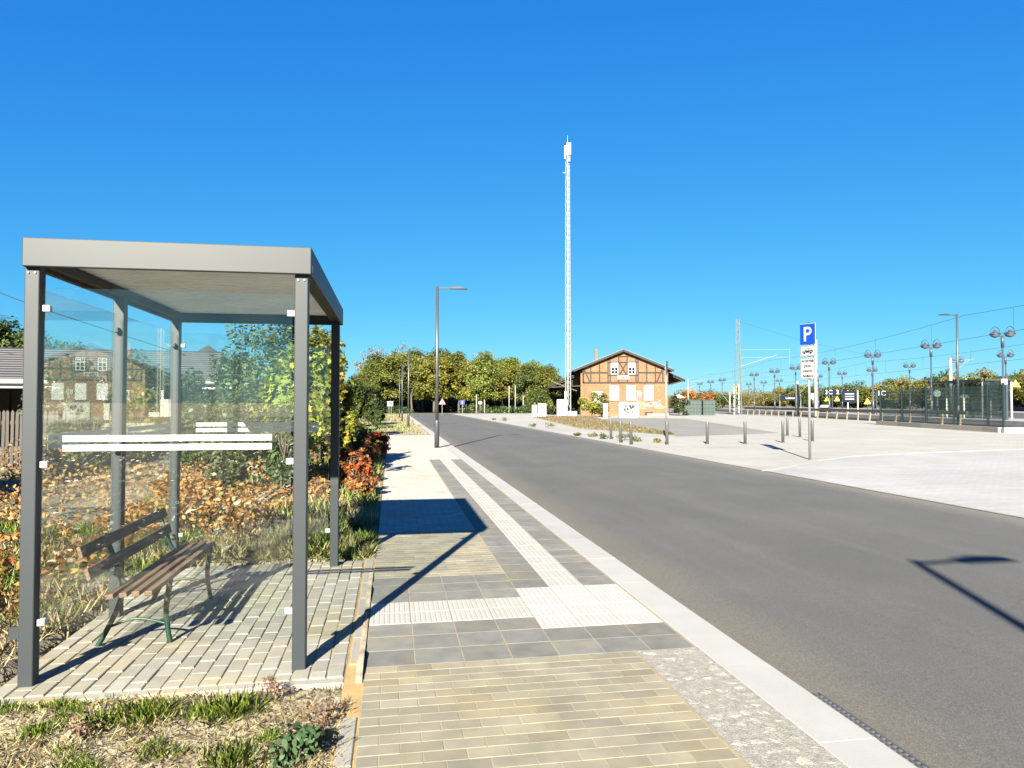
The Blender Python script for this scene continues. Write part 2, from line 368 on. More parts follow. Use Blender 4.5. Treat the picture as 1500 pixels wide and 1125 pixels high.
# left verge: one displaced sheet, sunk below the shelter pad
rs = np.random.default_rng(7)
def vnoise(x, y, sc, seed):
    g = np.random.default_rng(seed).random((257, 257)); u = (x*sc) % 256; v = (y*sc) % 256
    i = np.floor(u).astype(int); j = np.floor(v).astype(int); fu = u-i; fv = v-j
    fu = fu*fu*(3-2*fu); fv = fv*fv*(3-2*fv)
    return (g[i, j]*(1-fu)*(1-fv) + g[i+1, j]*fu*(1-fv) + g[i, j+1]*(1-fu)*fv + g[i+1, j+1]*fu*fv)
def soil_z(x, y):
    x = np.asarray(x, float); y = np.asarray(y, float)
    z = 0.055*(vnoise(x, y, 1.3, 1)-.5) + 0.035*(vnoise(x, y, 5.0, 2)-.5) + 0.022*(vnoise(x, y, 14.0, 3)-.5) + 0.012*(vnoise(x, y, 33.0, 4)-.5) + 0.008
    far = np.clip((-x-2.6)/3.0, 0, 1)*np.clip((y-5)/3.0, 0, 1)
    z = z + far*0.22*vnoise(x, y, 0.45, 5)
    edge_ = np.clip((-0.25-x)/0.25, 0, 1)
    fr = np.clip((4.20-y)/0.18, 0, 1)
    z = np.where((y < 4.2), z*np.minimum(edge_, 1)*fr + (1-edge_)*-0.012 + (1-fr)*-0.018*(x > -2.25), z)
    pad = (x > -2.26) & (x < -0.2) & (y > 4.19) & (y < 7.5)
    return np.where(pad, -0.09, np.where((y >= 7.5), z*edge_ - (1-edge_)*0.012, z))
xs = np.concatenate([np.arange(-90, -12, 6.0), np.arange(-12, -3.2, 0.3), np.arange(-3.2, -0.16, 0.035), [-0.157]])
yy = np.concatenate([np.arange(-20, 1.6, 1.0), np.arange(1.6, 4.3, 0.035), np.arange(4.3, 9, 0.1), np.arange(9, 36.2, 0.35), np.arange(36.6, 106, 3.0)])
gx, gy = np.meshgrid(xs, yy, indexing='ij'); gz = soil_z(gx, gy)
V = np.stack([gx.ravel(), gy.ravel(), gz.ravel()], 1); ny_ = len(yy)
F = []
for i in range(len(xs)-1):
    a = i*ny_ + np.arange(ny_-1); F.append(np.stack([a, a+ny_, a+ny_+1, a+1], 1))
F = np.concatenate(F)
me = bpy.data.meshes.new('verge'); me.from_pydata(V.tolist(), [], F.tolist()); me.materials.append(M['soil']); me.materials.append(M['verge_green'])
fc = V[F].mean(1); me.polygons.foreach_set('material_index', ((fc[:, 0] < -7.5) | (fc[:, 1] < -1.5) | ((fc[:, 1] < 1.7) & (fc[:, 0] < -1.2)) | ((fc[:, 1] > 9) & (fc[:, 0] > -7.5))).astype(np.int32))
me.polygons.foreach_set('use_smooth', [True]*len(me.polygons)); me.update()
S(mobj('verge', me), 'pale dry soil verge left of the pavement', 'verge')
S(sheet('far_verge', M['verge_dry'], [(-0.157, 35.4), (1.97, 35.4), (1.97, 104), (-0.157, 104)], -0.012), 'dry grass verge beyond the end of the pavement', 'verge')

# ---- pieces
def chamfer_block(lx, ly, h=0.05, c=0.004, gap=0.004, gapy=None):
    a, b = lx/2 - gap/2, ly/2 - (gap if gapy is None else gapy)/2
    mb = MB()
    r0 = [(-a,-b,-h),(a,-b,-h),(a,b,-h),(-a,b,-h)]; r1 = [(-a,-b,-c),(a,-b,-c),(a,b,-c),(-a,b,-c)]
    a2, b2 = a-c, b-c; r2 = [(-a2,-b2,0),(a2,-b2,0),(a2,b2,0),(-a2,b2,0)]
    fs_ = [(8,9,10,11)]
    for k in range(4):
        j = (k+1) % 4; fs_ += [(k, j, 4+j, 4+k), (4+k, 4+j, 8+j, 8+k)]
    return mb.add(r0+r1+r2, fs_)
rp = np.random.default_rng(11)
pave = S(sheet('pavement', M['jointsand'], [(-0.15, -4), (1.985, -4), (1.985, 35.4), (-0.15, 35.4)], -0.0016), 'paved footway of small beige blocks beside the road', 'pavement')
meP = chamfer_block(0.2, 0.1, c=0.002).mesh('paver', M['paver']); meH = chamfer_block(0.1, 0.1, c=0.002).mesh('half_paver', M['paver'])
far_field = MB(); npv = 0
def lay(x0, x1, y0, y1, parts, limit_y):
    global npv
    row = 0; y = y0
    while y < y1 - 0.05:
        x = x0; off = (row % 2 == 1)
        first = True
        while x < x1 - 0.02:
            half = (first and off) or (x + 0.2 > x1 + 0.02)
            lx = 0.1 if half else 0.2
            dz = abs(rp.normal(0, 0.0006)); rz = rp.normal(0, 0.004)
            if y < limit_y:
                o = mobj('paver', meH if half else meP, pave); o.location = (x+lx/2, y+0.05, dz); o.rotation_euler = (rp.normal(0, 0.003), rp.normal(0, 0.003), rz); npv += 1
            else:
                b_ = chamfer_block(lx, 0.1)
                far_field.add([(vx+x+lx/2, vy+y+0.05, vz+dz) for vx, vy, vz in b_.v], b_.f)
            x += lx; first = False
        y += 0.1; row += 1
lay(-0.15, 1.56, 2.72, 4.42, True, 99)
n_front = npv
lay(-0.15, 1.05, 6.62, 20.1, True, 6.62 + 0.1*int((298-n_front)/6.5))
lay(-0.15, 1.95, 20.2, 27.0, False, -1)
nf_, far_field = far_field, MB()
lay(-0.15, 1.56, -2.48, 2.72, False, -99)
far_field.build('paver_field', M['paver'], pave)['kind'] = 'stuff'
far_field = nf_
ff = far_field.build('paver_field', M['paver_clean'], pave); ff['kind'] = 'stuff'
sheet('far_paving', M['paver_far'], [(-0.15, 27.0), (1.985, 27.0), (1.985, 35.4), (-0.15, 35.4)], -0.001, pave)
sheet('rear_paving', M['paver'], [(-0.15, -4), (1.985, -4), (1.985, -2.5), (-0.15, -2.5)], -0.001, pave)

# dark slabs and white tactile tiles
P3 = 0.3028; PY = 0.275
meS = chamfer_block(P3, PY, c=0.003).mesh('slab', M['slab'])
meS3 = chamfer_block(P3, 0.3, c=0.003).mesh('slab', M['slab'])
def ribbed(lx, ly, n=8):
    mb = chamfer_block(lx, ly, c=0.003); p = lx/n
    for k in range(n):
        x = -lx/2 + p*(k+0.5); a, b = p*0.42, p*0.30; L = ly/2 - 0.004
        mb.add([(x-a,-L,-0.0005),(x+a,-L,-0.0005),(x+b,-L,0.0028),(x-b,-L,0.0028),(x-a,L,-0.0005),(x+a,L,-0.0005),(x+b,L,0.0028),(x-b,L,0.0028)],
               [(0,1,2,3),(7,6,5,4),(1,5,6,2),(2,6,7,3),(3,7,4,0)])
    return mb
def studded(lx, ly, n=7):
    mb = chamfer_block(lx, ly, c=0.003)
    for i in range(n):
        for j in range(n):
            x = -lx/2 + lx*(i+.5)/n; y = -ly/2 + ly*(j+.5)/n; a, b = 0.0135, 0.008
            mb.add([(x-a,y-a,-.0005),(x+a,y-a,-.0005),(x+a,y+a,-.0005),(x-a,y+a,-.0005),(x-b,y-b,.003),(x+b,y-b,.003),(x+b,y+b,.003),(x-b,y+b,.003)],
                   [(4,5,6,7),(0,1,5,4),(1,2,6,5),(2,3,7,6),(3,0,4,7)])
    return mb
meT = ribbed(P3, PY).mesh('tactile_tile', M['tactile']); meN = studded(P3, PY).mesh('tactile_tile', M['tactile'])
meT3 = ribbed(P3, 0.3, 6).mesh('tactile_tile', M['tactile'])
def put(name, me_, x, y):
    o = mobj(name, me_, pave); o.location = (x, y, abs(rp.normal(0, 0.0008))); o.rotation_euler = (0, 0, rp.normal(0, 0.002))
for r_ in range(8):
    y = 4.42 + PY*(r_ + 0.5)
    for k in range(7):
        x = -0.15 + P3*(k + 0.5)
        if k >= 4 and r_ >= 6: continue
        if k < 4 and r_ in (3, 4): put('tactile_tile', meT, x, y)
        elif k >= 4 and 2 <= r_ <= 5: put('tactile_tile', meN, x, y)
        else: put('slab', meS, x, y)
for j in range(47):
    y = 6.07 + 0.3*(j + 0.5)
    for k in (4, 5, 6):
        x = -0.15 + P3*(k + 0.5)
        put('tactile_tile' if k == 5 else 'slab', meT3 if k == 5 else meS3, x, y)
# granite setts between pavers and kerb, set in gravelly mortar
sheet('sett_bed', M['mortar'], [(1.565, -2.48), (1.985, -2.48), (1.985, 4.42), (1.565, 4.42)], 0.0015, pave)
sett_me = []
for v in range(6):
    r_ = np.random.default_rng(50+v); mb = MB(); a, b = 0.042, 0.046; n = 8
    ang = np.linspace(0, 2*np.pi, n, endpoint=False) + 0.39
    rad = lambda k, s_: s_*(1 + 0.10*math.cos(4*(ang[k]-0.785)))*(1+r_.normal(0, .07))
    rings = []
    for zz, s_ in ((-0.03, 1.0), (0.001, 0.98), (0.0075, 0.74)):
        rings += [(a*1.1*rad(k, s_)*math.cos(ang[k]), b*1.1*rad(k, s_)*math.sin(ang[k]), zz + (r_.normal(0, .0015) if zz > 0 else 0)) for k in range(n)]
    rings.append((0, 0, 0.009))
    fs_ = [(q*n+k, q*n+(k+1) % n, (q+1)*n+(k+1) % n, (q+1)*n+k) for q in range(2) for k in range(n)] + [(2*n+k, 2*n+(k+1) % n, 3*n) for k in range(n)]
    sett_me.append(mb.add(rings, fs_).mesh('sett', M['sett']))
for j in range(19):
    for i in range(4):
        o = mobj('sett', sett_me[int(rp.integers(6))], pave)
        o.location = (1.617 + 0.102*i + rp.normal(0, .007), 2.55 + 0.1*j + rp.normal(0, .008), rp.normal(-0.0070, .0018)); o.rotation_euler = (rp.normal(0, .05), rp.normal(0, .05), rp.normal(0, .2) + math.pi/2*int(rp.integers(4)))

# kerb
kerb = thing('kerb', 'pale granite kerb between pavement and asphalt', 'kerb'); kerb['kind'] = 'structure'
def blockmesh(lx, ly, lz, c): return MB().box(-lx/2, lx/2, -ly/2, ly/2, -lz, 0)
def kerbmesh():
    lx, ly, c = 0.31, 0.997, 0.012
    pr = [(-lx/2, -0.25), (lx/2, -0.25), (lx/2, -0.018), (lx/2-0.006, -0.006), (lx/2-0.018, 0.0), (-lx/2+0.004, 0.0), (-lx/2, -0.004)]
    return MB().prism(pr, -ly/2, ly/2)
meK = kerbmesh().mesh('kerb_stone', M['granite'])
for k in range(-6, 99):
    o = mobj('kerb_stone', meK, kerb); o.location = (2.143 + rp.normal(0, .001), 4.09 + k + 0.5, 0.002 + rp.normal(0, .0008))

# edge strip between pad and pavement: concrete edging partly under orange sand
es = S(sheet('sand_strip', M['sand'], [(-0.262, 2.3), (-0.15, 2.3), (-0.15, 7.5), (-0.262, 7.5)], -0.010), 'orange sand filled gap along the pavement edge', 'sand strip')
meE = chamfer_block(0.085, 0.5, h=0.1, c=0.006).mesh('edging_stone', M['edging'])
for k, y in enumerate([2.5, 3.0, 3.5, 4.75, 5.25, 5.75, 6.25, 6.75, 7.25]):
    o = mobj('edging_stone', meE, es); o.location = (-0.205, y, -0.004 if y > 4 else -0.001); o.rotation_euler = (0.0, 0.05 if y > 4 else 0, rp.normal(0, .006))

# shelter pad
pad = S(sheet('shelter_pad', M['jointsand'], [(-2.17, 4.29), (-0.262, 4.29), (-0.262, 7.42), (-2.17, 7.42)], -0.0075), 'small grey paved pad under the bus shelter', 'paved pad')
meQ = chamfer_block(0.1, 0.2, c=0.005, gap=0.009, gapy=0.004).mesh('paving_stone', M['padstone']); meQh = chamfer_block(0.1, 0.1, c=0.005, gap=0.009, gapy=0.004).mesh('paving_stone', M['padstone'])
for c_ in range(19):
    x = -0.265 - 0.1*(c_ + 0.5); y = 4.30; first = True
    while y < 7.38:
        half = (first and c_ % 2 == 1) or y + 0.2 > 7.42
        ly = 0.1 if half else 0.2
        o = mobj('paving_stone', meQh if half else meQ, pad); o.location = (x, y + ly/2, rp.normal(0, .0016)); o.rotation_euler = (rp.normal(0, .006), rp.normal(0, .008), rp.normal(0, .008))
        y += ly; first = False
meE2 = chamfer_block(0.5, 0.07, h=0.1, c=0.006).mesh('edging_stone', M['edging'])
for k in range(4):
    o = mobj('edging_stone', meE2, pad); o.location = (-0.51 - 0.5*k, 4.262, -0.006); o.rotation_euler = (0, 0, rp.normal(0, .004))

# slotted drain in the gutter
dr = thing('drain_grate', 'narrow steel slotted drain grate in the gutter beside the kerb', 'drain', (2.425, 2.95, -0.094))
box('channel', M['black'], dr, -0.033, 0.033, -0.75, 0.85, -0.02, 0.001)
for sx_ in (-0.035, 0.0, 0.035): box('rail', M['steel'], dr, sx_-0.005, sx_+0.005, -0.76, 0.86, -0.015, 0.012)
barm = MB().box(-0.029, 0.029, -0.006, 0.006, -0.012, 0.010).mesh('bar', M['steel'])
for k in range(40):
    o = mobj('bar', barm, dr); o.location = (0, -0.74 + 0.04*k, 0)

# ================================================================== BUS SHELTER
def glassmat(name, tint, refl=1.0):
    m = bpy.data.materials.new(name); m.use_nodes = True; t = m.node_tree; t.nodes.clear()
    o = t.nodes.new('ShaderNodeOutputMaterial'); mx = t.nodes.new('ShaderNodeMixShader')
    tr = t.nodes.new('ShaderNodeBsdfTransparent'); tr.inputs[0].default_value = (*tint, 1)
    gl = t.nodes.new('ShaderNodeBsdfGlossy'); gl.inputs['Roughness'].default_value = 0.0; gl.inputs[0].default_value = (refl, refl*0.97, refl*0.90, 1)
    # reflectance of the outer and the inner face alike (the index is inverted where a ray leaves the pane)
    g = t.nodes.new('ShaderNodeNewGeometry'); mr = t.nodes.new('ShaderNodeMapRange')
    mr.inputs[3].default_value = 1.52; mr.inputs[4].default_value = 1/1.52
    t.links.new(g.outputs['Backfacing'], mr.inputs[0])
    fr = t.nodes.new('ShaderNodeFresnel'); t.links.new(mr.outputs[0], fr.inputs[0])
    df = t.nodes.new('ShaderNodeBsdfDiffuse'); df.inputs[0].default_value = (0.75, 0.76, 0.74, 1)
    du = t.nodes.new('ShaderNodeMixShader'); t.links.new(tr.outputs[0], du.inputs[1]); t.links.new(df.outputs[0], du.inputs[2])
    t.links.new(ramp(t, noise(t, 3.0, 6, 0.7), [(0.35, 0.001), (0.8, 0.006)]), du.inputs[0])   # a film of dust
    t.links.new(fr.outputs[0], mx.inputs[0]); t.links.new(du.outputs[0], mx.inputs[1]); t.links.new(gl.outputs[0], mx.inputs[2])
    t.links.new(mx.outputs[0], o.inputs[0]); return m
M['glass'] = glassmat('shelter_glass', (0.955, 0.975, 0.965))
M['glassedge'] = mat('green_glass_edge', (0.45, 0.60, 0.55), 0.2, 0.05)

sh = thing('bus_shelter', 'grey steel bus shelter with clear glass panels and a flat roof', 'bus shelter', (-1.275, 5.85, 0))
def wp(o, root=None):
    root = root or sh; o.location = -Vector(root.location); return o
XF = {'fl': (-2.03, 4.49), 'fr': (-0.54, 4.49), 'br': (-0.545, 7.22), 'bl': (-2.03, 7.22), 'mid': (-2.03, 5.80)}
bolt_me = MB().lathe([(0.0075, 0), (0.0075, 0.004), (0.005, 0.0065), (0, 0.0065)], 10).mesh('bolt', M['galv'])
for k, (x, y) in XF.items():
    p = wp(box('post', M['post'], sh, x-0.04, x+0.04, y-0.04, y+0.04, -0.05, 2.40, bevel=0.006))
    if k in ('fl', 'fr'):
        for dx in (-0.018, 0.018):
            b_ = mobj('bolt', bolt_me, p); b_.location = (x+dx, y-0.04, 2.345); b_.rotation_euler = (math.pi/2, 0, 0)
X0, X1, Y0, Y1 = -2.068, -0.478, 4.412, 7.285
T = 0.03
wp(box('fascia', M['post'], sh, X0, X1, Y0, Y0+T, 2.375, 2.54, bevel=0.006))
wp(box('fascia', M['post'], sh, X0, X1, Y1-T, Y1, 2.375, 2.54, bevel=0.006))
wp(box('fascia', M['post'], sh, X1-T, X1-0.0005, Y0+T+0.001, Y1-T-0.001, 2.3755, 2.5395, bevel=0.004))
wp(box('fascia', M['post'], sh, X0+0.0005, X0+T, Y0+T+0.001, Y1-T-0.001, 2.3755, 2.5395, bevel=0.004))
for a in ((X0+T+.002, -1.98, Y0+T+.002, Y1-T-.002), (-0.585, X1-T-.002, Y0+T+.002, Y1-T-.002)):
    wp(box('roof_beam', M['post'], sh, *a, 2.40, 2.455))
wp(box('roof_beam', M['post'], sh, -1.979, -0.586, Y1-T-0.055, Y1-T-0.002, 2.40, 2.455))
mb = MB(); prof = []
y = Y0+T+0.003
while y < Y1-T-0.12:
    prof += [(y, 2.462), (y+0.055, 2.462), (y+0.075, 2.482), (y+0.105, 2.482), (y+0.125, 2.462)]; y += 0.125
prof.append((Y1-T-0.003, 2.462))
for q, (yy_, zz) in enumerate(prof): mb.v += [(X0+T+.003, yy_, zz), (X1-T-.003, yy_, zz)]
for q in range(len(prof)-1): mb.f.append((2*q, 2*q+1, 2*q+3, 2*q+2))
o = wp(mb.build('roof_sheet', M['sheet'], sh))
sm = o.modifiers.new('solid', 'SOLIDIFY'); sm.thickness = 0.006; sm.offset = 1
st_ = wp(box('sticker', M['white'], sh, X1-0.0005, X1+0.001, 4.44, 4.49, 2.395, 2.435))
# glass panels with clips and printed bands
ZG0, ZG1 = 0.315, 2.265
def panel(axis, c, a0, a1, clips, bands):
    g = MB()
    if axis == 'y': g.box(a0, a1, c-0.005, c+0.005, ZG0, ZG1)
    else: g.box(c-0.005, c+0.005, a0, a1, ZG0, ZG1)
    G = wp(g.build('glass_panel', M['glass'], sh))
    for z in (1.338, 1.392):
        b = MB()
        if axis == 'y': b.box(bands[0], bands[1], c-0.0066, c-0.0056, z-0.018, z+0.018)
        else: b.box(c+0.0056, c+0.0066, bands[0], bands[1], z-0.018, z+0.018)
        o = b.build('printed_band', M['foil'], G)
    for a, side in clips:
        for z in (0.345, 1.245, 2.145):
            b = MB()
            if axis == 'y': b.box(min(a, a-side*0.046), max(a, a-side*0.046), c-0.016, c+0.016, z-0.019, z+0.019)
            else: b.box(c-0.016, c+0.016, min(a, a-side*0.046), max(a, a-side*0.046), z-0.019, z+0.019)
            wp(b.build('glass_clip', M['signwhite'] if axis == 'y' else M['post'], sh, bevel=0.004))
panel('y', 4.49, -1.978, -0.60, ((-1.9895, -1), (-0.5805, 1)), (-1.87, -0.71))
panel('y', 7.22, -1.972, -0.605, ((-1.9895, -1), (-0.5855, 1)), (-1.84, -0.70))
panel('x', -2.03, 4.59, 5.70, ((4.5305, -1), (5.7595, 1)), (4.66, 5.64))
panel('x', -2.03, 5.90, 7.12, ((5.8405, -1), (7.1795, 1)), (5.96, 7.06))
wp(box('side_bracket', M['post'], sh, -2.125, -2.071, 4.47, 4.476, 0.26, 0.33))

# ================================================================== BENCH
bn = thing('park_bench', 'old wooden slatted bench with green iron legs under the shelter', 'bench', (-1.66, 5.65, 0))
def slat(x, z, w_, th, ang, y0, y1, name='slat'):
    mb = MB(); c, s_ = math.cos(ang), math.sin(ang); pts = []
    for yv in (y0, y1):
        for a, b in ((-w_/2, -th/2), (w_/2, -th/2), (w_/2, th/2), (-w_/2, th/2)):
            pts.append((x + a*c - b*s_, yv, z + a*s_ + b*c))
    mb.add(pts, [(0,1,2,3),(7,6,5,4),(0,4,5,1),(1,5,6,2),(2,6,7,3),(3,7,4,0)])
    o = wp(mb.build(name, M['slat'], bn, bevel=0.004), bn); return o
for k, (x, z, a) in enumerate(((-1.455, 0.437, 0.02), (-1.53, 0.436, 0.05), (-1.605, 0.428, 0.12), (-1.685, 0.418, 0.14))):
    slat(x, z, 0.045, 0.03, a, 4.67 + 0.01*k, 6.27 + 0.008*k, 'seat_slat')
slat(-1.795, 0.565, 0.072, 0.024, math.pi/2 + 0.27, 4.66, 6.27, 'back_slat')
slat(-1.835, 0.70, 0.072, 0.024, math.pi/2 + 0.27, 4.65, 6.28, 'back_slat')
def smooth_path(pts, n=6):
    pts = [Vector(p) for p in pts]; out_ = []
    for i in range(len(pts)-1):
        p0 = pts[max(i-1, 0)]; p1 = pts[i]; p2 = pts[i+1]; p3 = pts[min(i+2, len(pts)-1)]
        for k in range(n):
            t = k/n
            out_.append(0.5*((2*p1) + (p2-p0)*t + (2*p0-5*p1+4*p2-p3)*t*t + (3*p1-p0-3*p2+p3)*t**3))
    out_.append(pts[-1]); return out_
for yf in (5.11, 6.19):
    fr = wp(MB().tube(smooth_path([(-1.44, yf, 0.405), (-1.56, yf, 0.408), (-1.70, yf, 0.392), (-1.762, yf, 0.44), (-1.80, yf, 0.56), (-1.868, yf, 0.735)]), [0.017]*31, 8).build('frame', M['greeniron'], bn, True), bn)
    MB().tube(smooth_path([(-1.46, yf, 0.405), (-1.462, yf, 0.36), (-1.478, yf, 0.2), (-1.452, yf, 0.012), (-1.44, yf, 0.0)]), [0.017+0.004*abs(i-16)/16 for i in range(25)], 8).build('leg', M['greeniron'], fr, True)
    MB().tube(smooth_path([(-1.70, yf, 0.395), (-1.745, yf, 0.34), (-1.80, yf, 0.19), (-1.89, yf, 0.012), (-1.905, yf, 0.0)]), [0.017]*25, 8).build('leg', M['greeniron'], fr, True)
    MB().tube(smooth_path([(-1.475, yf, 0.125), (-1.58, yf, 0.155), (-1.69, yf, 0.165), (-1.84, yf, 0.115)]), [0.009]*19, 6).build('stretcher', M['greeniron'], fr, True)

# ================================================================== STREET LAMPS, SIGN, BOLLARDS
def street_lamp(h, label):
    t = thing('street_lamp', label, 'street lamp', group='dark grey street lamps along the kerb')
    MB().lathe([(0.0, 0.0), (0.085, 0.0), (0.085, 0.9), (0.078, 0.95), (0.062, 1.0), (0.062, 0.96)], 16).build('base_sleeve', M['lamp'], t, True)
    MB().tube([(0, 0, 0.9), (0, 0, h*0.5), (0, 0, h)], [0.062, 0.056, 0.05], 14).build('pole', M['lamp'], t, True)
    MB().bar((0.03, 0, h-0.06), (0.52, 0, h-0.045), 0.05, 0.05).build('arm', M['lamp'], t, bevel=0.008)
    hd = MB().add([(0.46,-.09,h-.075),(1.08,-.13,h-.065),(1.10,.13,h-.065),(0.46,.09,h-.075),(0.46,-.06,h-.01),(0.75,-.10,h+.015),(1.06,-.10,h-.035),(1.06,.10,h-.035),(0.75,.10,h+.015),(0.46,.06,h-.01)],
                  [(0,3,2,1),(4,5,8,9),(5,6,7,8),(0,1,6,5,4),(3,9,8,7,2),(1,2,7,6),(0,4,9,3)]).build('lamp_head', M['lamp'], t, bevel=0.01)
    box('lens', M['white'], hd, 0.6, 1.02, -0.07, 0.07, h-0.079, h-0.0745)
    return t
sl0 = street_lamp(5.76, 'tall dark grey street lamp at the kerb just beyond the tactile paving')
sl0.location = (1.61, 25.4, 0)
dup(sl0, (1.47, -3.95, 0), 0, 'dark grey street lamp behind the viewer casting its shadow onto the road')
dup(sl0, (1.15, 48.2, 0), 0, 'second dark grey street lamp along the kerb, on the dry verge', scale=0.9)
dup(sl0, (0.95, 63, 0), 0, 'third dark grey street lamp along the kerb, before the wood', scale=0.86)
dup(sl0, (0.9, 77.5, 0), 0, 'farthest dark grey street lamp on the left verge before the wood', scale=0.84)

ps = thing('parking_sign', 'blue parking sign over two white plates on a slim pole', 'traffic sign', (11.64, 18.41, 0), -R(66))
MB().tube([(0, 0.05, -0.02), (0, 0.05, 3.86)], 0.036, 14).build('pole', M['galv'], ps, True)
box('pole_cap', M['black'], ps, -0.03, 0.03, 0.02, 0.08, 3.86, 3.88)
W = 0.235
pb = box('parking_plate', M['blue'], ps, -W, W, -0.006, 0.006, 3.26, 3.84, bevel=0.002)
box('plate_rim', M['white'], pb, -W-0.006, W+0.006, 0.0065, 0.012, 3.254, 3.846)
def letterP(m_, parent, w_, y, z0, z1, cx):
    mb = MB(); th = 0.072; H_ = z1-z0; r_o = H_*0.29; zc = z1 - r_o
    mb.prism([(cx-w_/2, z0), (cx-w_/2+th, z0), (cx-w_/2+th, z1), (cx-w_/2, z1)], y-0.0015, y)
    xs_ = cx - w_/2 + th; bow = w_ - th - r_o; n = 12
    outer = [(xs_, z1)] + [(xs_+bow + r_o*math.sin(a), zc + r_o*math.cos(a)) for a in np.linspace(0, math.pi, n)] + [(xs_, zc-r_o)]
    ri = r_o - th*0.92
    inner = [(xs_, zc+ri)] + [(xs_+bow + ri*math.sin(a), zc + ri*math.cos(a)) for a in np.linspace(0, math.pi, n)] + [(xs_, zc-ri)]
    k = len(outer)
    mb.add([(x, y-0.0015, z) for x, z in outer] + [(x, y-0.0015, z) for x, z in inner], [(i, i+k, i+1+k, i+1) for i in range(k-1)])
    return mb.build('letter', m_, parent)
letterP(M['signwhite'], pb, 0.25, -0.0065, 3.345, 3.755, 0.01)
def plate(z0, z1):
    p = box('plate', M['signwhite'], ps, -W, W, -0.006, 0.006, z0, z1, bevel=0.002)
    for a in ((-W+.012, W-.012, z0+.012, z0+.02), (-W+.012, W-.012, z1-.02, z1-.012), (-W+.012, -W+.02, z0+.021, z1-.021), (W-.02, W-.012, z0+.021, z1-.021)):
        MB().box(a[0], a[1], -0.0085, -0.0065, a[2], a[3]).build('border', M['black'], p)
    return p
p2 = plate(2.92, 3.215)
cz = 2.995
MB().prism([(-.165, cz+.025), (-.165, cz+.06), (-.14, cz+.075), (-.075, cz+.088), (-.02, cz+.15), (.09, cz+.15), (.14, cz+.092), (.165, cz+.085), (.165, cz+.025)], -0.0088, -0.0066).build('car_symbol', M['black'], p2)
MB().prism([(-.055, cz+.088), (-.012, cz+.14), (.025, cz+.14), (.025, cz+.088)], -0.0105, -0.009).build('symbol_window', M['signwhite'], p2)
MB().prism([(.04, cz+.088), (.04, cz+.14), (.083, cz+.14), (.122, cz+.09)], -0.0105, -0.009).build('symbol_window', M['signwhite'], p2)
for wx in (-.10, .10):
    ang = np.linspace(0, 2*math.pi, 17)[:-1]
    MB().prism([(wx+.046*math.cos(a), cz+.022+.046*math.sin(a)) for a in ang], -0.0104, -0.009).build('symbol_wheel_gap', M['signwhite'], p2)
    MB().prism([(wx+.034*math.cos(a), cz+.022+.034*math.sin(a)) for a in ang], -0.0125, -0.0106).build('symbol_wheel', M['black'], p2)
p3 = plate(2.27, 2.875)
for k, tx in enumerate(('nur innerhalb', 'gekenn-', 'zeichneter', 'Parkflächen')):
    text_mesh('lettering', tx, 0.098, M['black'], p3, (0, -0.0075, 2.79 - 0.145*k), squash=0.72, bold=0.0035)

def bollard(loc, label, first=[None]):
    if first[0] is None:
        t = thing('bollard', label, 'bollard', loc, group='steel bollards on the forecourt')
        MB().lathe([(0.0, -0.02), (0.057, -0.02), (0.057, 0.85), (0.054, 0.868), (0.046, 0.878), (0.0, 0.88)], 18).build('tube', M['steel'], t, True)
        MB().lathe([(0.057, 0.0), (0.075, 0.0), (0.075, 0.012), (0.0575, 0.016)], 18).build('collar', M['steel'], t, True)
        first[0] = t; return t
    return dup(first[0], loc, 0, label)
for (x, y, lab) in ((9.6, 30.3, 'steel bollard farthest back of the three on the weedy road edge'), (9.15, 27.6, 'middle of three steel bollards on the weedy road edge'),
                    (9.1, 26.2, 'nearest of three steel bollards on the weedy road edge'), (10.46, 25.95, 'steel bollard in front of the tall wooden post'),
                    (12.18, 26.1, 'steel bollard standing alone in front of the parking bays'), (13.66, 25.9, 'steel bollard left of the parking sign shadow tip'),
                    (15.62, 26.5, 'steel bollard next left of the parking sign pole'), (19.1, 32.0, 'rear slim bollard left of the parking sign pole, farthest away'),
                    (18.9, 30.6, 'rear bollard just left of the parking sign pole'), (17.37, 27.2, 'bollard half hidden behind the parking sign pole')):
    bollard((x, y, -0.008), lab)
# traffic sign seen almost edge-on behind the fourth bollard
tp = thing('edge_on_sign', 'traffic sign seen edge on, slim pale pole before the brick building', 'traffic sign', (12.62, 31.4, -0.01), R(90 - 21.9 - 7))
MB().tube([(0, 0, 0), (0, 0, 3.55)], 0.038, 12).build('pole', M['galv'], tp, True)
box('sign_plate', M['lamp'], tp, -0.30, 0.30, -0.05, -0.042, 2.98, 3.56)
box('clamp', M['galv'], tp, -0.05, 0.05, -0.041, 0.045, 3.2, 3.24)

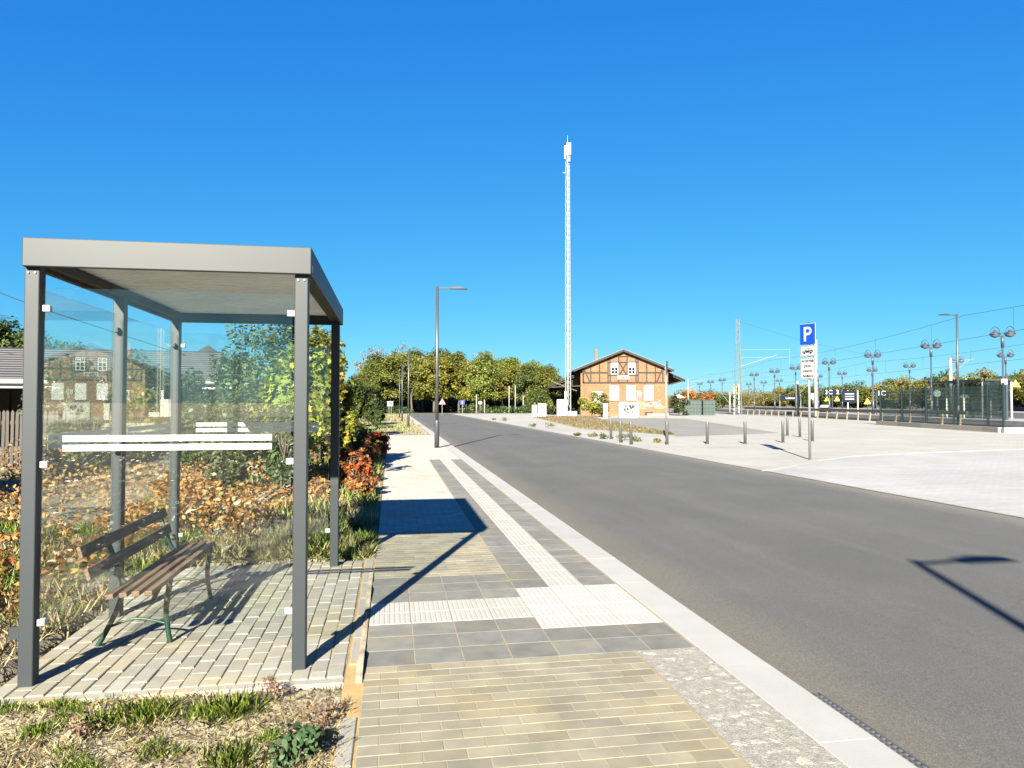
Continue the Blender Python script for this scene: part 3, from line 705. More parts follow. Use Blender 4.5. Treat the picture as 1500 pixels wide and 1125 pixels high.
# ================================================================== HALF-TIMBERED BRICK BUILDING
def brickmat():
    m, t, b = NT('yellow_brick')
    br = t.nodes.new('ShaderNodeTexBrick'); br.inputs['Scale'].default_value = 1.0
    br.inputs['Brick Width'].default_value = 0.25; br.inputs['Row Height'].default_value = 0.075; br.inputs['Mortar Size'].default_value = 0.008
    br.inputs['Color1'].default_value = (0.115, 0.052, 0.018, 1); br.inputs['Color2'].default_value = (0.14, 0.075, 0.031, 1); br.inputs['Mortar'].default_value = (0.13, 0.10, 0.065, 1)
    tc = t.nodes.new('ShaderNodeTexCoord'); mp = t.nodes.new('ShaderNodeMapping'); mp.inputs['Rotation'].default_value = (math.pi/2, 0, 0)
    t.links.new(tc.outputs['Object'], mp.inputs['Vector']); t.links.new(mp.outputs[0], br.inputs['Vector'])
    c = mixc(t, br.outputs['Color'], (0.105, 0.040, 0.02), ramp(t, noise(t, 0.9, 6, 0.7), [(0.40, 0.0), (0.70, 0.7)]))
    c = mixc(t, c, ramp(t, noise(t, 5, 4, 0.7), [(0.3, 0.7), (0.7, 1.25)]), 1.0, 'MULTIPLY')
    t.links.new(c, b.inputs['Base Color']); b.inputs['Roughness'].default_value = 0.9; return m
M['brick'] = brickmat()
M['pane'] = mat('dark_window_pane', (0.012, 0.015, 0.018), 0.08, 0.1)
M['graf_g'] = flat('green_spray_paint', (0.16, 0.42, 0.14)); M['graf_p'] = flat('pink_spray_paint', (0.55, 0.19, 0.21)); M['graf_w'] = flat('pale_spray_paint', (0.62, 0.62, 0.60))
bd = thing('brick_building', 'yellow brick station building with dark half timbered gable', 'building', (23.51, 84.94, 0), -R(11.5))
K = 0.0143
def U(zx): return (zx - 440)*K
def Z(zy): return (745 - zy)*K
def roofz(u):                                # underside of the roof above the gable wall
    return Z(182) - abs(u - U(775))*(175/430) - 0.10
WL, WR = 0.0, U(1160); DEP = 26.0
apex = U(775)
wall = MB().prism([(WL, -0.2), (WR, -0.2), (WR, roofz(WR)), (apex, roofz(apex)), (WL, roofz(WL))], 0, DEP).build('wall', M['brick'], bd)
box('plinth', M['edging'], bd, WR-2.6, WR+0.05, -0.05, -0.003, -0.2, 0.28)
box('corner_pier', M['brick'], bd, -0.42, -0.003, 0.35, 0.8, -0.2, Z(360))
# roof slabs with verge boards
u0, u1 = U(345), U(1205)
def roof_slab(ua, ub, name):
    za, zb = Z(182) - abs(ua-apex)*(175/430), Z(182) - abs(ub-apex)*(175/430)
    return MB().prism([(ua, za-0.08), (ub, zb-0.08), (ub, zb+0.10), (ua, za+0.10)], -0.55, DEP+0.6).build(name, M['roofdark'], bd)
rf = roof_slab(u0, apex, 'roof'); roof_slab(apex, u1, 'roof')
for ua, ub in ((u0, apex-0.01), (apex+0.01, u1)):
    za, zb = Z(182) - abs(ua-apex)*(175/430), Z(182) - abs(ub-apex)*(175/430)
    MB().prism([(ua, za-0.16), (ub, zb-0.16), (ub, zb+0.12), (ua, za+0.12)], -0.60, -0.552).build('verge_board', M['timber'], bd)
    MB().prism([(ua, za+0.121), (ub, zb+0.121), (ub, zb+0.15), (ua, za+0.15)], -0.62, -0.3).build('verge_flashing', M['galv'], bd)
box('chimney', M['brick'], rf, U(585), U(608), 9.0, 9.4, 6.6, 8.9)
# side canopies over the loading platforms
for s_, (ua, za, ub, zb) in ((-1, (U(425), Z(372), U(140), Z(492))), (1, (U(1161), Z(368), U(1325), Z(440)))):
    pts = [(ua, za), (ub, zb), (ub, zb+0.14), (ua, za+0.16)]
    if s_ < 0: pts = [pts[1], pts[0], pts[3], pts[2]]
    cp = MB().prism(pts, 1.2, DEP).build('canopy', M['roofdark'], bd)
    for yv in (1.4, 6, 11, 16, 21):
        MB().bar((ua + s_*0.05, yv, za-1.6), (ub - s_*0.3, yv, zb-0.06), 0.12, 0.14).build('brace', M['timber'], cp)
        MB().bar((ua, yv, za-0.10), (ub, yv, zb-0.10), 0.12, 0.16).build('rafter', M['timber'], cp)
MB().bar((U(165), -0.2, Z(450)), (U(380), 0.9, Z(530)), 0.06, 0.06).build('gutter_pipe', M['galv'], bd)
# timber frame, each beam its own piece
def beam(zx0, zy0, zx1, zy1, w_=0.15, y=-0.035):
    MB().bar((U(zx0), y, Z(zy0)), (U(zx1), y, Z(zy1)), w_, 0.10, up=(0, 1, 0)).build('beam', M['timber'], bd)
def vbeam(zx, zb, zt=None, w_=0.15):
    u = U(zx); top = roofz(u)-0.03 if zt is None else Z(zt)
    MB().box(u-w_/2, u+w_/2, -0.07, 0.01, Z(zb), top).build('beam', M['timber'], bd)
box('beam', M['timber'], bd, WL-0.02, WR+0.02, -0.09, 0.01, Z(464), Z(453))
for zx in (430, 496, 572, 645, 663, 737, 810, 885, 903, 977, 1052, 1115): vbeam(zx, 452)
box('beam', M['timber'], bd, U(431), U(645), -0.083, 0.01, Z(378), Z(367))
box('beam', M['timber'], bd, U(903), U(1116), -0.083, 0.01, Z(378), Z(367))
box('beam', M['timber'], bd, U(645), U(903), -0.083, 0.01, Z(288), Z(279))
box('beam', M['timber'], bd, U(645), U(903), -0.083, 0.01, Z(398), Z(390))
box('beam', M['timber'], bd, U(690), U(862), -0.083, 0.01, Z(238), Z(229))
beam(442, 350, 487, 452); beam(1108, 350, 1064, 452); beam(745, 290, 802, 390, y=-0.045); beam(802, 290, 745, 390, y=-0.030)
for (a, b_) in ((670, 733), (817, 881)):
    wn = MB().box(U(a), U(b_), -0.05, 0.012, Z(388), Z(289)).build('window', M['white'], bd)
    wd = U(b_)-U(a); ht = Z(289)-Z(388); ua = U(a); zb = Z(388)
    for c_ in (0, 1):
        x0 = ua + wd*(0.10 + 0.44*c_); x1 = x0 + wd*0.34
        for (f0, f1) in ((0.06, 0.30), (0.34, 0.60)): MB().box(x0, x1, -0.056, -0.0505, zb+ht*f0, zb+ht*f1).build('pane', M['pane'], wn)
        for (f0, f1) in ((0.70, 0.80), (0.84, 0.94)):
            for hx in (0, 1):
                MB().box(x0 + (x1-x0)*(0.02+0.52*hx), x0 + (x1-x0)*(0.46+0.52*hx), -0.056, -0.0505, zb+ht*f0, zb+ht*f1).build('pane', M['pane'], wn)
nb = box('name_board', M['signwhite'], bd, U(724), U(826), -0.16, -0.10, Z(432), Z(398), bevel=0.02)
text_mesh('lettering', 'Lübben', 0.44, M['black'], nb, (U(775), -0.163, Z(415.5)), squash=0.9, bold=0.02)
for (a, b_, c_, d_) in ((660, 737, 485, 611), (805, 881, 485, 611), (954, 1032, 485, 611), (514, 596, 535, 640)):
    bb = box('boarded_window', M['white'], bd, U(a), U(b_), -0.04, 0.01, Z(d_), Z(c_), bevel=0.01)
    box('sill', M['brick'], bb, U(a)-0.06, U(b_)+0.06, -0.10, 0.01, Z(d_)-0.10, Z(d_)-0.002)
box('cellar_window', M['timber'], bd, U(958), U(1029), -0.02, 0.01, Z(740), Z(712))
rg = np.random.default_rng(3)
def squiggle(m_, parent, ux, zx, w_, h_, y, th, n=14):
    mb = MB(); px_ = None; ph = rg.random(4)*6.28; f1, f2 = rg.uniform(1, 3.2), rg.uniform(1.2, 3.5)
    for k in range(n):
        tt = k/(n-1)
        p = (ux + w_*(tt-.5)*0.8 + 0.3*w_*math.sin(f1*6.28*tt+ph[0]), zx + h_*0.5*math.sin(f2*6.28*tt+ph[1]))
        if px_ is not None:
            dx, dz = p[0]-px_[0], p[1]-px_[1]; L = math.hypot(dx, dz)+1e-6; nx, nz = -dz/L*th/2, dx/L*th/2
            mb.add([(px_[0]+nx, y, px_[1]+nz), (px_[0]-nx, y, px_[1]-nz), (p[0]-nx, y, p[1]-nz), (p[0]+nx, y, p[1]+nz)], [(0, 1, 2, 3)])
        px_ = p
    return mb.build('graffiti', m_, parent)
for (zx, zy, w_, h_, m_) in ((912, 560, .5, .9, 'graf_w'), (930, 640, .7, .6, 'graf_g'), (990, 640, 1.1, .7, 'graf_p'), (985, 655, 1.0, .4, 'graf_w'), (1075, 640, .9, .8, 'graf_w'), (1085, 672, 1.2, .25, 'graf_g'), (1060, 630, .8, .7, 'graf_p'), (925, 672, .8, .3, 'graf_g'), (905, 600, .4, .8, 'graf_p')):
    squiggle(M[m_], bd, U(zx), Z(zy), w_, h_, -0.006 - 0.001*rg.random(), 0.09, 18)

# white box with graffiti, pillar, cabinets at the mast foot, gate posts
wb = thing('switch_cabinet', 'white cabinet scribbled with black graffiti in front of the brick building', 'cabinet', (24.8, 72.0, -0.02), -R(13))
box('body', M['signwhite'], wb, -1.07, 1.07, 0, 0.8, 0.12, 1.66, bevel=0.02); box('base', M['edging'], wb, -1.02, 1.02, 0.04, 0.76, -0.1, 0.118); box('lid', M['edging'], wb, -1.11, 1.11, -0.04, 0.84, 1.662, 1.72, bevel=0.015)
for k in range(9): squiggle(M['black'], wb, rg.uniform(-.55, .65), rg.uniform(.6, 1.3), rg.uniform(.15, .35), rg.uniform(.15, .4), -0.004-0.0007*k, 0.075)
pl = thing('gate_pillar', 'free standing white pillar left of the graffiti cabinet', 'pillar', (22.33, 72.35, -0.02), -R(13))
box('shaft', M['offwhite'], pl, -0.24, 0.24, -0.2, 0.2, -0.1, 1.50, bevel=0.02); box('cap', M['offwhite'], pl, -0.28, 0.28, -0.24, 0.24, 1.502, 1.58, bevel=0.02)
cb = thing('mast_cabinet', 'tall white equipment cabinet beside the foot of the radio mast', 'cabinet', (20.5, 84.2, -0.02), -R(10))
box('body', M['white'], cb, -0.62, 0.62, -0.4, 0.4, 0.0, 2.02, bevel=0.02); box('door', M['white'], cb, -0.5, 0.5, -0.415, -0.401, 0.1, 1.9); box('conduit', M['white'], cb, 0.30, 0.55, -0.3, 0.0, 2.022, 3.0)
g1 = thing('white_block', 'low white concrete block left of the gate wall', 'concrete block', (16.73, 82.4, -0.02), -R(10)); box('body', M['offwhite'], g1, -0.30, 0.28, -0.25, 0.25, -0.1, 1.3, bevel=0.02); box('cap', M['offwhite'], g1, -0.32, 0.27, -0.27, 0.27, 1.302, 1.36)
g2 = thing('gate_wall', 'white gate wall with an open slot near the radio mast', 'wall', (17.6, 82.3, -0.02), -R(10))
box('pier', M['offwhite'], g2, -0.47, -0.06, -0.3, 0.3, -0.1, 1.55, bevel=0.02); box('pier', M['offwhite'], g2, 0.10, 0.5, -0.3, 0.3, -0.1, 1.55, bevel=0.02); box('rear_panel', M['offwhite'], g2, -0.059, 0.099, 0.1, 0.2, -0.1, 1.5)

# radio mast: four lattice legs, ladder rungs and panel antennas
ms = thing('radio_mast', 'very tall white lattice radio mast beside the brick building', 'radio mast', (21.62, 85.6, 0), -R(8))
HM = 32.8
def hw(z): return 0.31 - 0.09*z/HM
for sx_ in (-1, 1):
    for sy_ in (-1, 1): MB().tube([(sx_*hw(0), sy_*hw(0), 0), (sx_*hw(HM), sy_*hw(HM), HM)], [0.04, 0.03], 6).build('leg', M['mastwhite'], ms)
z = 0.4; k = 0
while z < HM-0.4:
    a, b_ = hw(z), hw(z+0.75); mb = MB()
    for (x0, y0, x1, y1) in ((-1, -1, 1, -1), (1, -1, 1, 1), (1, 1, -1, 1), (-1, 1, -1, -1)):
        mb.bar((x0*a, y0*a, z), (x1*a, y1*a, z), 0.026, 0.026)
        if k % 2: mb.bar((x0*a, y0*a, z), (x1*b_, y1*b_, z+0.75), 0.022, 0.022)
        else: mb.bar((x1*a, y1*a, z), (x0*b_, y0*b_, z+0.75), 0.022, 0.022)
    mb.build('lattice_bay', M['mastwhite'], ms); z += 0.75; k += 1
MB().bar((-0.05, -hw(0)-0.06, 0.3), (-0.02, -hw(HM)-0.06, HM), 0.12, 0.05).build('cable_ladder', M['galv'], ms)
box('foundation', M['offwhite'], ms, -0.8, 1.0, -0.8, 0.8, -0.2, 0.55)
box('antenna_panel', M['white'], ms, -0.16, 0.38, -0.46, -0.28, HM-0.3, HM+1.2, bevel=0.04)
box('antenna_panel', M['white'], ms, -0.40, -0.24, -0.2, 0.4, HM-0.75, HM+0.95, bevel=0.04)
box('antenna_panel', M['white'], ms, 0.26, 0.38, -0.1, 0.4, HM-0.3, HM+1.1, bevel=0.04)
MB().tube([(0, 0, HM-0.2), (0, 0, HM+1.4), (0, 0, HM+2.3)], [0.04, 0.035, 0.012], 6).build('lightning_rod', M['galv'], ms)
box('dish_bracket', M['lamp'], ms, -0.62, -0.28, -0.2, -0.1, HM-2.6, HM-2.45)
box('junction_box', M['lamp'], ms, -0.05, 0.3, -0.45, -0.3, HM-1.2, HM-0.45)

# ================================================================== RAILWAY SIDE
def platform(s0, s1, ztop, label):
    p = thing('platform', label, 'platform'); p['kind'] = 'structure'
    a, b_, c_, d_ = RW(s0+0.3, -40), RW(s1-0.3, -40), RW(s1-0.3, 330), RW(s0+0.3, 330)
    MB().slab([a, b_, c_, d_], -0.3, ztop-0.004).build('platform_surface', M['platform'], p)
    for (q0, q1) in ((s0, s0+0.3), (s1-0.3, s1)):
        MB().slab([RW(q0, -40), RW(q1, -40), RW(q1, 330), RW(q0, 330)], -0.3, ztop).build('edge_stones', M['platedge'], p)
platform(29.3, 34.0, 0.35, 'nearer low grey station platform behind the wooden rail')
platform(44.7, 51.0, 0.58, 'farther grey station platform in front of the bushes')
for s_ in (27.0, 28.44, 41.2, 42.64):
    o = MB().slab([RW(s_-.035, -60), RW(s_+.035, -60), RW(s_+.035, 420), RW(s_-.035, 420)], -0.155, -0.0).build('rail', mat('rusty_rail_%d' % int(s_), (0.17, 0.11, 0.08), 0.5, 0.2, 2))
    tag(o, {27.0: 'nearest steel rail just behind the wooden guard rail', 28.44: 'second steel rail along the nearer platform edge', 41.2: 'third steel rail between the two platforms', 42.64: 'farthest steel rail along the farther platform edge'}[s_], 'rail')

# wooden guard rail
gr = thing('guard_rail', 'low wooden guard rail on yellowed posts along the tracks', 'guard rail', (40.6, 44.6, 0), -R(8.7))
bm_ = MB().box(-0.06, 0.06, 0.01, 4.19, 0.74, 1.0).mesh('rail_beam', M['railwood'])
pm_ = MB().add([(-.07,-.06,-.2),(.07,-.06,-.2),(.07,.06,-.2),(-.07,.06,-.2),(.02,-.06,.76),(.14,-.06,.76),(.14,.06,.76),(.02,.06,.76)], [(0,3,2,1),(4,5,6,7),(0,1,5,4),(1,2,6,5),(2,3,7,6),(3,0,4,7)]).mesh('post', M['railpost'])
for k in range(11):
    o = mobj('rail_beam', bm_, gr); o.location = (0, 4.2*k, rg.normal(0, .012))
for k in range(22):
    o = mobj('post', pm_, gr); o.location = (-0.16, 2.1*k + 0.6, 0); o.rotation_euler = (0, rg.normal(0, .05), 0)

# dark green mesh fence with a low concrete kerb
FP = [(35.36, 46.8), (34.75, 43.8), (33.95, 40.6), (33.4, 37.7), (32.85, 34.65), (32.55, 33.3)]
fn = thing('mesh_fence', 'dark green welded mesh fence on a low concrete kerb', 'fence', (FP[-1][0], FP[-1][1], 0))
def wf(o): o.location = -Vector(fn.location); return o
for k, (x, y) in enumerate(FP): wf(box('post', M['fence'], fn, x-.05, x+.05, y-.05, y+.05, -0.1, 2.68))
for (xa, ya), (xb, yb) in zip(FP[:-1], FP[1:]):
    L = math.hypot(xb-xa, yb-ya); n = int(L/0.06); mb = MB()
    for i in range(1, n):
        f_ = i/n; x, y = xa+(xb-xa)*f_, ya+(yb-ya)*f_; mb.bar((x, y, 0.32), (x, y, 2.55), 0.010, 0.010)
    for zz in np.arange(0.34, 2.56, 0.2):
        for dz in (0, 0.03): mb.bar((xa, ya, zz+dz), (xb, yb, zz+dz), 0.011, 0.011)
    wf(mb.build('mesh_panel', M['fence'], fn))
    wf(MB().bar((xa-0.25, ya, 0.10), (xb-0.25, yb, 0.10), 0.22, 0.36).build('kerb_block', M['edging'], fn))
xb, yb = FP[-1]
for k in range(5):
    wf(MB().bar((xb-0.25 + 1.2*k, yb-0.2 - 0.35*k, 0.10), (xb-0.27 + 1.2*(k+1), yb-0.2 - 0.35*(k+1), 0.10), 0.22, 0.34).build('kerb_block', M['offwhite'], fn))

# tall forecourt lamp behind the fence
fl_ = dup(sl0, (41.0, 45.85, 0), R(180), 'tallest grey street lamp rising behind the mesh fence', group='dark grey street lamps along the kerb', scale=(1.35, 1.35, 1.41))

# platform lamps with twin bell heads
M['lampglobe'] = mat('smoky_lamp_globe', (0.20, 0.23, 0.28), 0.2, 0.05)
def platform_lamp(label):
    t = thing('platform_lamp', label, 'platform lamp', group='twin headed blue platform lamps')
    MB().tube([(0, 0, 0), (0, 0, 1.2), (0, 0, 1.25), (0, 0, 4.7)], [0.11, 0.11, 0.06, 0.055], 10).build('pole', M['bluelamp'], t, True)
    MB().tube([(0, 0, 4.6), (0, 0, 5.35)], 0.10, 10).build('head_sleeve', M['bluelamp'], t, True)
    for s_ in (-1, 1):
        MB().tube(smooth_path([(0, 0, 5.2), (s_*0.18, 0, 5.32), (s_*0.42, 0, 5.78), (s_*0.42, 0, 5.72)], 4), 0.028, 6).build('arm', M['bluelamp'], t, True)
        hd = MB().lathe([(0.03, 0.0), (0.07, -0.05), (0.10, -0.12), (0.34, -0.26), (0.36, -0.30), (0.34, -0.30), (0.0, -0.22)], 14, (s_*0.42, 0, 5.74)).build('lamp_head', M['bluelamp'], t, True)
        MB().lathe([(0.33, -0.301), (0.26, -0.42), (0.12, -0.50), (0.0, -0.52)], 14, (s_*0.42, 0, 5.74)).build('globe', M['lampglobe'], hd, True)
        for a in (0.6, 2.2):
            ca, sa = math.cos(a)*0.36, math.sin(a)*0.36
            MB().tube(smooth_path([(s_*.42-ca, -sa, 5.42), (s_*.42-ca*.9, -sa*.9, 5.72), (s_*.42, 0, 5.94), (s_*.42+ca*.9, sa*.9, 5.72), (s_*.42+ca, sa, 5.42)], 4), 0.016, 5).build('hoop', M['bluelamp'], hd)
    return t
pl0 = None; RS = 1.17
near_t = [48.1, 57.5, 68.6, 80.4, 92.7, 102.7, 114.7, 140.8, 153.5, 167.9]; far_t = [72.7, 81.7, 93.0, 104.6, 116.3, 127.7, 152.4, 165.4, 180.1]
ords = ['nearest', 'second', 'third', 'fourth', 'fifth', 'sixth', 'seventh', 'eighth', 'ninth', 'tenth']
for (ss, tl, zz, nm) in ((26.5, near_t, 0.35, 'nearer'), (40.3, far_t, 0.58, 'farther')):
    for k, tv in enumerate(tl):
        lab = '%s twin headed blue lamp in the row on the %s platform' % (ords[k], nm)
        x, y = RW(ss*RS, tv*RS)
        if pl0 is None: pl0 = platform_lamp(lab); pl0.location = (x, y, zz); pl0.rotation_euler = (0, 0, RZ - R(18)); pl0.scale = (RS*.95, RS*.95, RS)
        else: dup(pl0, (x, y, zz), RZ - R(18), lab, scale=(RS*.95, RS*.95, RS))

# catenary: lattice mast, slim masts, wires
def lattice_mast(x, y, h, label, w0=0.42, w1=0.2, m_=None):
    t = thing('catenary_mast', label, 'mast', (x, y, -0.1), RZ)
    m_ = m_ or M['mastgrey']
    for sx_ in (-1, 1): MB().bar((sx_*w0, 0, 0), (sx_*w1, 0, h), 0.14, 0.10, up=(0, 1, 0)).build('chord', m_, t)
    n = int(h/0.8)
    for k in range(n):
        a, b_ = w0+(w1-w0)*k/n, w0+(w1-w0)*(k+1)/n; s_ = 1 if k % 2 else -1
        MB().bar((-s_*a, -0.05, h*k/n), (s_*b_, -0.05, h*(k+1)/n), 0.10, 0.04, up=(0, 1, 0)).build('lacing', m_, t)
    return t
def cantilever(t, z, out_, m_):
    MB().tube([(0.2, 0, z), (out_, 0, z)], 0.025, 6).build('tie_tube', m_, t)
    MB().tube([(0.2, 0, z-2.2), (out_*0.75, 0, z-0.7)], 0.04, 6).build('strut_tube', m_, t)
    MB().tube([(out_, 0, z+0.1), (out_, 0, z-1.9)], 0.022, 6).build('drop_tube', m_, t)
    MB().tube([(0.25, 0, z-1.0), (out_+0.3, 0, z-1.0)], 0.02, 6).build('registration_arm', m_, t)
lm = lattice_mast(44.6, 86.3, 12.6, 'tall steel lattice catenary mast behind the forecourt'); cantilever(lm, 8.6, 6.5, M['galv'])
M['concrete_pale'] = mat('pale_concrete_mast', (0.36, 0.36, 0.345), 0.9, 0.08, 1)
def round_mast(s_, t_, h, label, r_=0.17, arm=0):
    t = thing('catenary_mast', label, 'mast', (*at_px(s_, t_), -0.1), RZ)
    MB().tube([(0, 0, 0), (0, 0, h)], [r_*1.15, r_*0.8], 12).build('shaft', M['concrete_pale'], t, True)
    MB().tube([(0, 0, h-0.5), (arm, 0, h-0.15)], 0.025, 6).build('strut_tube', M['galv'], t); MB().tube([(0, 0, h-1.9), (arm*0.8, 0, h-0.25)], 0.028, 6).build('cantilever_tube', M['galv'], t)
    return t
round_mast(1393, 82, 6.9, 'pale concrete catenary mast beside the glass platform shelter', 0.2, 2.6)
round_mast(1168, 96, 4.6, 'short pale concrete mast left of the parking sign', 0.2, 2.0)
round_mast(1069, 112, 3.4, 'slim pale mast left of the lattice mast', 0.13, -1.5)
round_mast(1008, 130, 6.0, 'distant slim pale mast right of the brick building roof', 0.10, 3.0)
st = thing('catenary_mast', 'slim grey steel mast right behind the parking sign', 'mast', (*at_px(1195, 86), -0.1), RZ); st.scale = (RS, RS, RS)
box('flange', M['galv'], st, -0.16, -0.13, -0.14, 0.14, 0, 8.0); box('flange', M['galv'], st, 0.13, 0.16, -0.14, 0.14, 0, 8.0); box('web', M['galv'], st, -0.129, 0.129, -0.02, 0.02, 0, 7.99)
def wire(name, label, pts, r_=0.012, m_=None):
    return tag(MB().tube(pts, r_, 5).build(name, m_ or M['lamp']), label, 'wire')
for (s_, z, lab, drop) in ((27.7, 7.75, 'upper catenary wire over the nearer track', 0), (27.7, 6.25, 'lower contact wire over the nearer track', 1), (41.9, 7.4, 'upper catenary wire over the farther track', 0), (41.9, 5.8, 'lower contact wire over the farther track', 1)):
    pts = []
    for t_ in np.arange(-40, 330, 5.0):
        sag = 0 if drop else 0.5*((((t_ % 55)-27.5)/27.5)**2) - 0.25
        pts.append((*RW(s_, t_), z+sag))
    WO = wire('overhead_wire', lab, pts, 0.013)
    if not drop:
        dm = MB()
        for t_ in np.arange(5, 200, 11.0): dm.bar((*RW(s_, t_), z-1.5), (*RW(s_, t_), z), 0.014, 0.014)
        dm.build('dropper_wires', M['lamp'], WO)
wire('anchor_wire', 'thin wire slanting down from the lattice mast top', [(44.8, 86.2, 12.2), (50.0, 80.0, 9.2), (55.0, 74.0, 7.0)], 0.012)
wire('telephone_wire', 'thin black cable crossing the sky left of the shelter', [(-25, 16, 11.0), (-14, 19.0, 6.2), (-9.9, 20.2, 4.42), (-9.2, 20.4, 4.12), (-6.0, 22.3, 3.0)], 0.012, M['black'])

# platform shelter with white frame
gs = thing('platform_shelter', 'glass waiting shelter with white frame on the nearer platform', 'shelter', (*RW(32.3, 59.5), 0.35), RZ); gs.scale = (RS, RS, RS)
M['glass2'] = glassmat('platform_glass', (0.72, 0.78, 0.78))
for yv in (0, 2.4, 4.8, 7.2):
    for xv in (-0.9, 0.9): box('post', M['white'], gs, xv-.05, xv+.05, yv-.05, yv+.05, 0, 2.55)
for yv in (0.05, 2.45, 4.85): box('glass_panel', M['glass2'], gs, 0.88, 0.90, yv+.01, yv+2.29, 0.15, 2.5); box('glass_panel', M['glass2'], gs, -0.90, -0.88, yv+.01, yv+2.29, 0.15, 2.5)
for yv in (0, 7.2): box('glass_panel', M['glass2'], gs, -0.84, 0.84, yv-.01, yv+.01, 0.15, 2.5)
box('roof', M['fence'], gs, -1.1, 1.1, -0.2, 7.4, 2.552, 2.68); box('bench', M['galv'], gs, 0.3, 0.75, 0.5, 6.5, 0.42, 0.48)

# platform signs
def tri(root, x, y, z, s_=0.62):
    b_ = MB().prism([(x-s_/2, z), (x+s_/2, z), (x, z+s_*0.87)], y-.01, y+.01).build('warning_triangle', M['yellow'], root)
    MB().prism([(x-.05, z+.10), (x+.03, z+.18), (x+.01, z+.26), (x+.05, z+.40), (x-.03, z+.28), (x, z+.20)], y-.013, y-.0105).build('bolt_symbol', M['black'], b_)
def sign(name, lab, s_, t_, z=0.3): 
    o = thing(name, lab, 'station sign', (*RW(s_*RS, t_*RS), z*RS), -R(30)); o.scale = (RS, RS, RS); return o
a = sign('track_sign', 'platform sign with white track numbers above two yellow triangles', 27.0, 81.0)
MB().tube([(0, 0, 0), (0, 0, 2.3)], 0.06, 8).build('post', M['bluelamp'], a); q = box('number_board', M['navy'], a, -0.85, 0.85, -0.05, 0.05, 1.95, 2.5)
text_mesh('lettering', '3C  2', 0.62, M['white'], q, (0, -0.055, 2.22), bold=0.01); tri(a, -0.5, -0.07, 1.25); tri(a, 0.5, -0.07, 1.25)
a = sign('track_sign', 'platform sign reading 1C beside the mesh fence', 26.9, 68.9)
q = box('number_board', M['navy'], a, -0.1, 0.9, -0.05, 0.05, 1.65, 2.2); text_mesh('lettering', '1C', 0.62, M['white'], q, (0.42, -0.055, 1.93), bold=0.01)
MB().tube([(0, 0, 0), (0, 0, 2.1)], 0.06, 8).build('post', M['bluelamp'], a); tri(a, -0.75, -0.02, 0.95); MB().tube([(-0.75, 0.02, 0), (-0.75, 0.02, 1.0)], 0.04, 8).build('triangle_post', M['lamp'], a)
a = sign('warning_sign', 'large yellow warning triangle on the blue lamp pole at right', 26.2, 47.2)
MB().tube([(0, 0, 0), (0, 0, 2.9)], 0.07, 8).build('post', M['bluelamp'], a); tri(a, 0.45, -0.08, 2.05, 0.52); box('number_plate', M['white'], a, -0.3, 0.0, -0.12, -0.09, 2.2, 2.55)
a = sign('station_name_board', 'long dark blue station name board on the platform', 30.0, 105.9)
q = box('board', M['navy'], a, -1.9, 0.9, -0.04, 0.04, 1.4, 2.1); text_mesh('lettering', 'Lübben', 0.42, M['white'], q, (-0.5, -0.045, 1.75))
for xv in (-1.9, 0.9): MB().tube([(xv, 0.06, 0), (xv, 0.06, 2.3)], 0.06, 8).build('post', M['galv'], a)
a = sign('display_case', 'dark timetable case on white posts on the platform', 28.3, 79.4)
q = box('case', M['navy'], a, -0.75, 0.65, -0.06, 0.06, 1.15, 2.35); 
for k in range(3): box('notice', M['galv'], q, -0.5, 0.4, -0.064, -0.0605, 1.4+.28*k, 1.52+.28*k)
for xv in (-0.2, 0.75): MB().tube([(xv, 0.08, 0), (xv, 0.08, 2.4)], 0.06, 8).build('post', M['white'], a)
a = sign('round_sign', 'white round sign on a slim post behind the parking sign', 27.6, 89.5)
MB().tube([(0, 0.03, 0), (0, 0.03, 2.0)], 0.06, 8).build('post', M['galv'], a)
ang = np.linspace(0, 2*math.pi, 21)[:-1]; MB().prism([(.36*math.cos(v), 1.85+.36*math.sin(v)) for v in ang], -.02, .0).build('disc', M['white'], a)
a = sign('round_sign', 'white round sign seen through the mesh fence', 29.0, 62.0)
MB().tube([(0, 0.03, 0), (0, 0.03, 2.0)], 0.05, 8).build('post', M['galv'], a); MB().prism([(.28*math.cos(v), 1.85+.28*math.sin(v)) for v in ang], -.02, .0).build('disc', M['white'], a)
a = sign('signal_board', 'yellow and white signal boards left of the lattice mast', 17.5, 84, -0.1)
for xv in (-0.35, 0.15): MB().tube([(xv, 0, 0), (xv, 0, 3.6)], 0.06, 8).build('post', M['white'], a)
box('board', M['yellow'], a, -0.5, 0.25, -0.05, 0.0, 2.55, 3.3); 
a = sign('grey_bin', 'pale grey grit box on the platform below the triangles', 27.6, 85.1)
MB().prism([(-.6, 0), (.6, 0), (.6, .5), (.3, .75), (-.5, .75), (-.6, .6)], -.3, .3).build('body', M['galv'], a); box('lid', M['offwhite'], a, -.5, .3, -.32, .32, .752, .8)

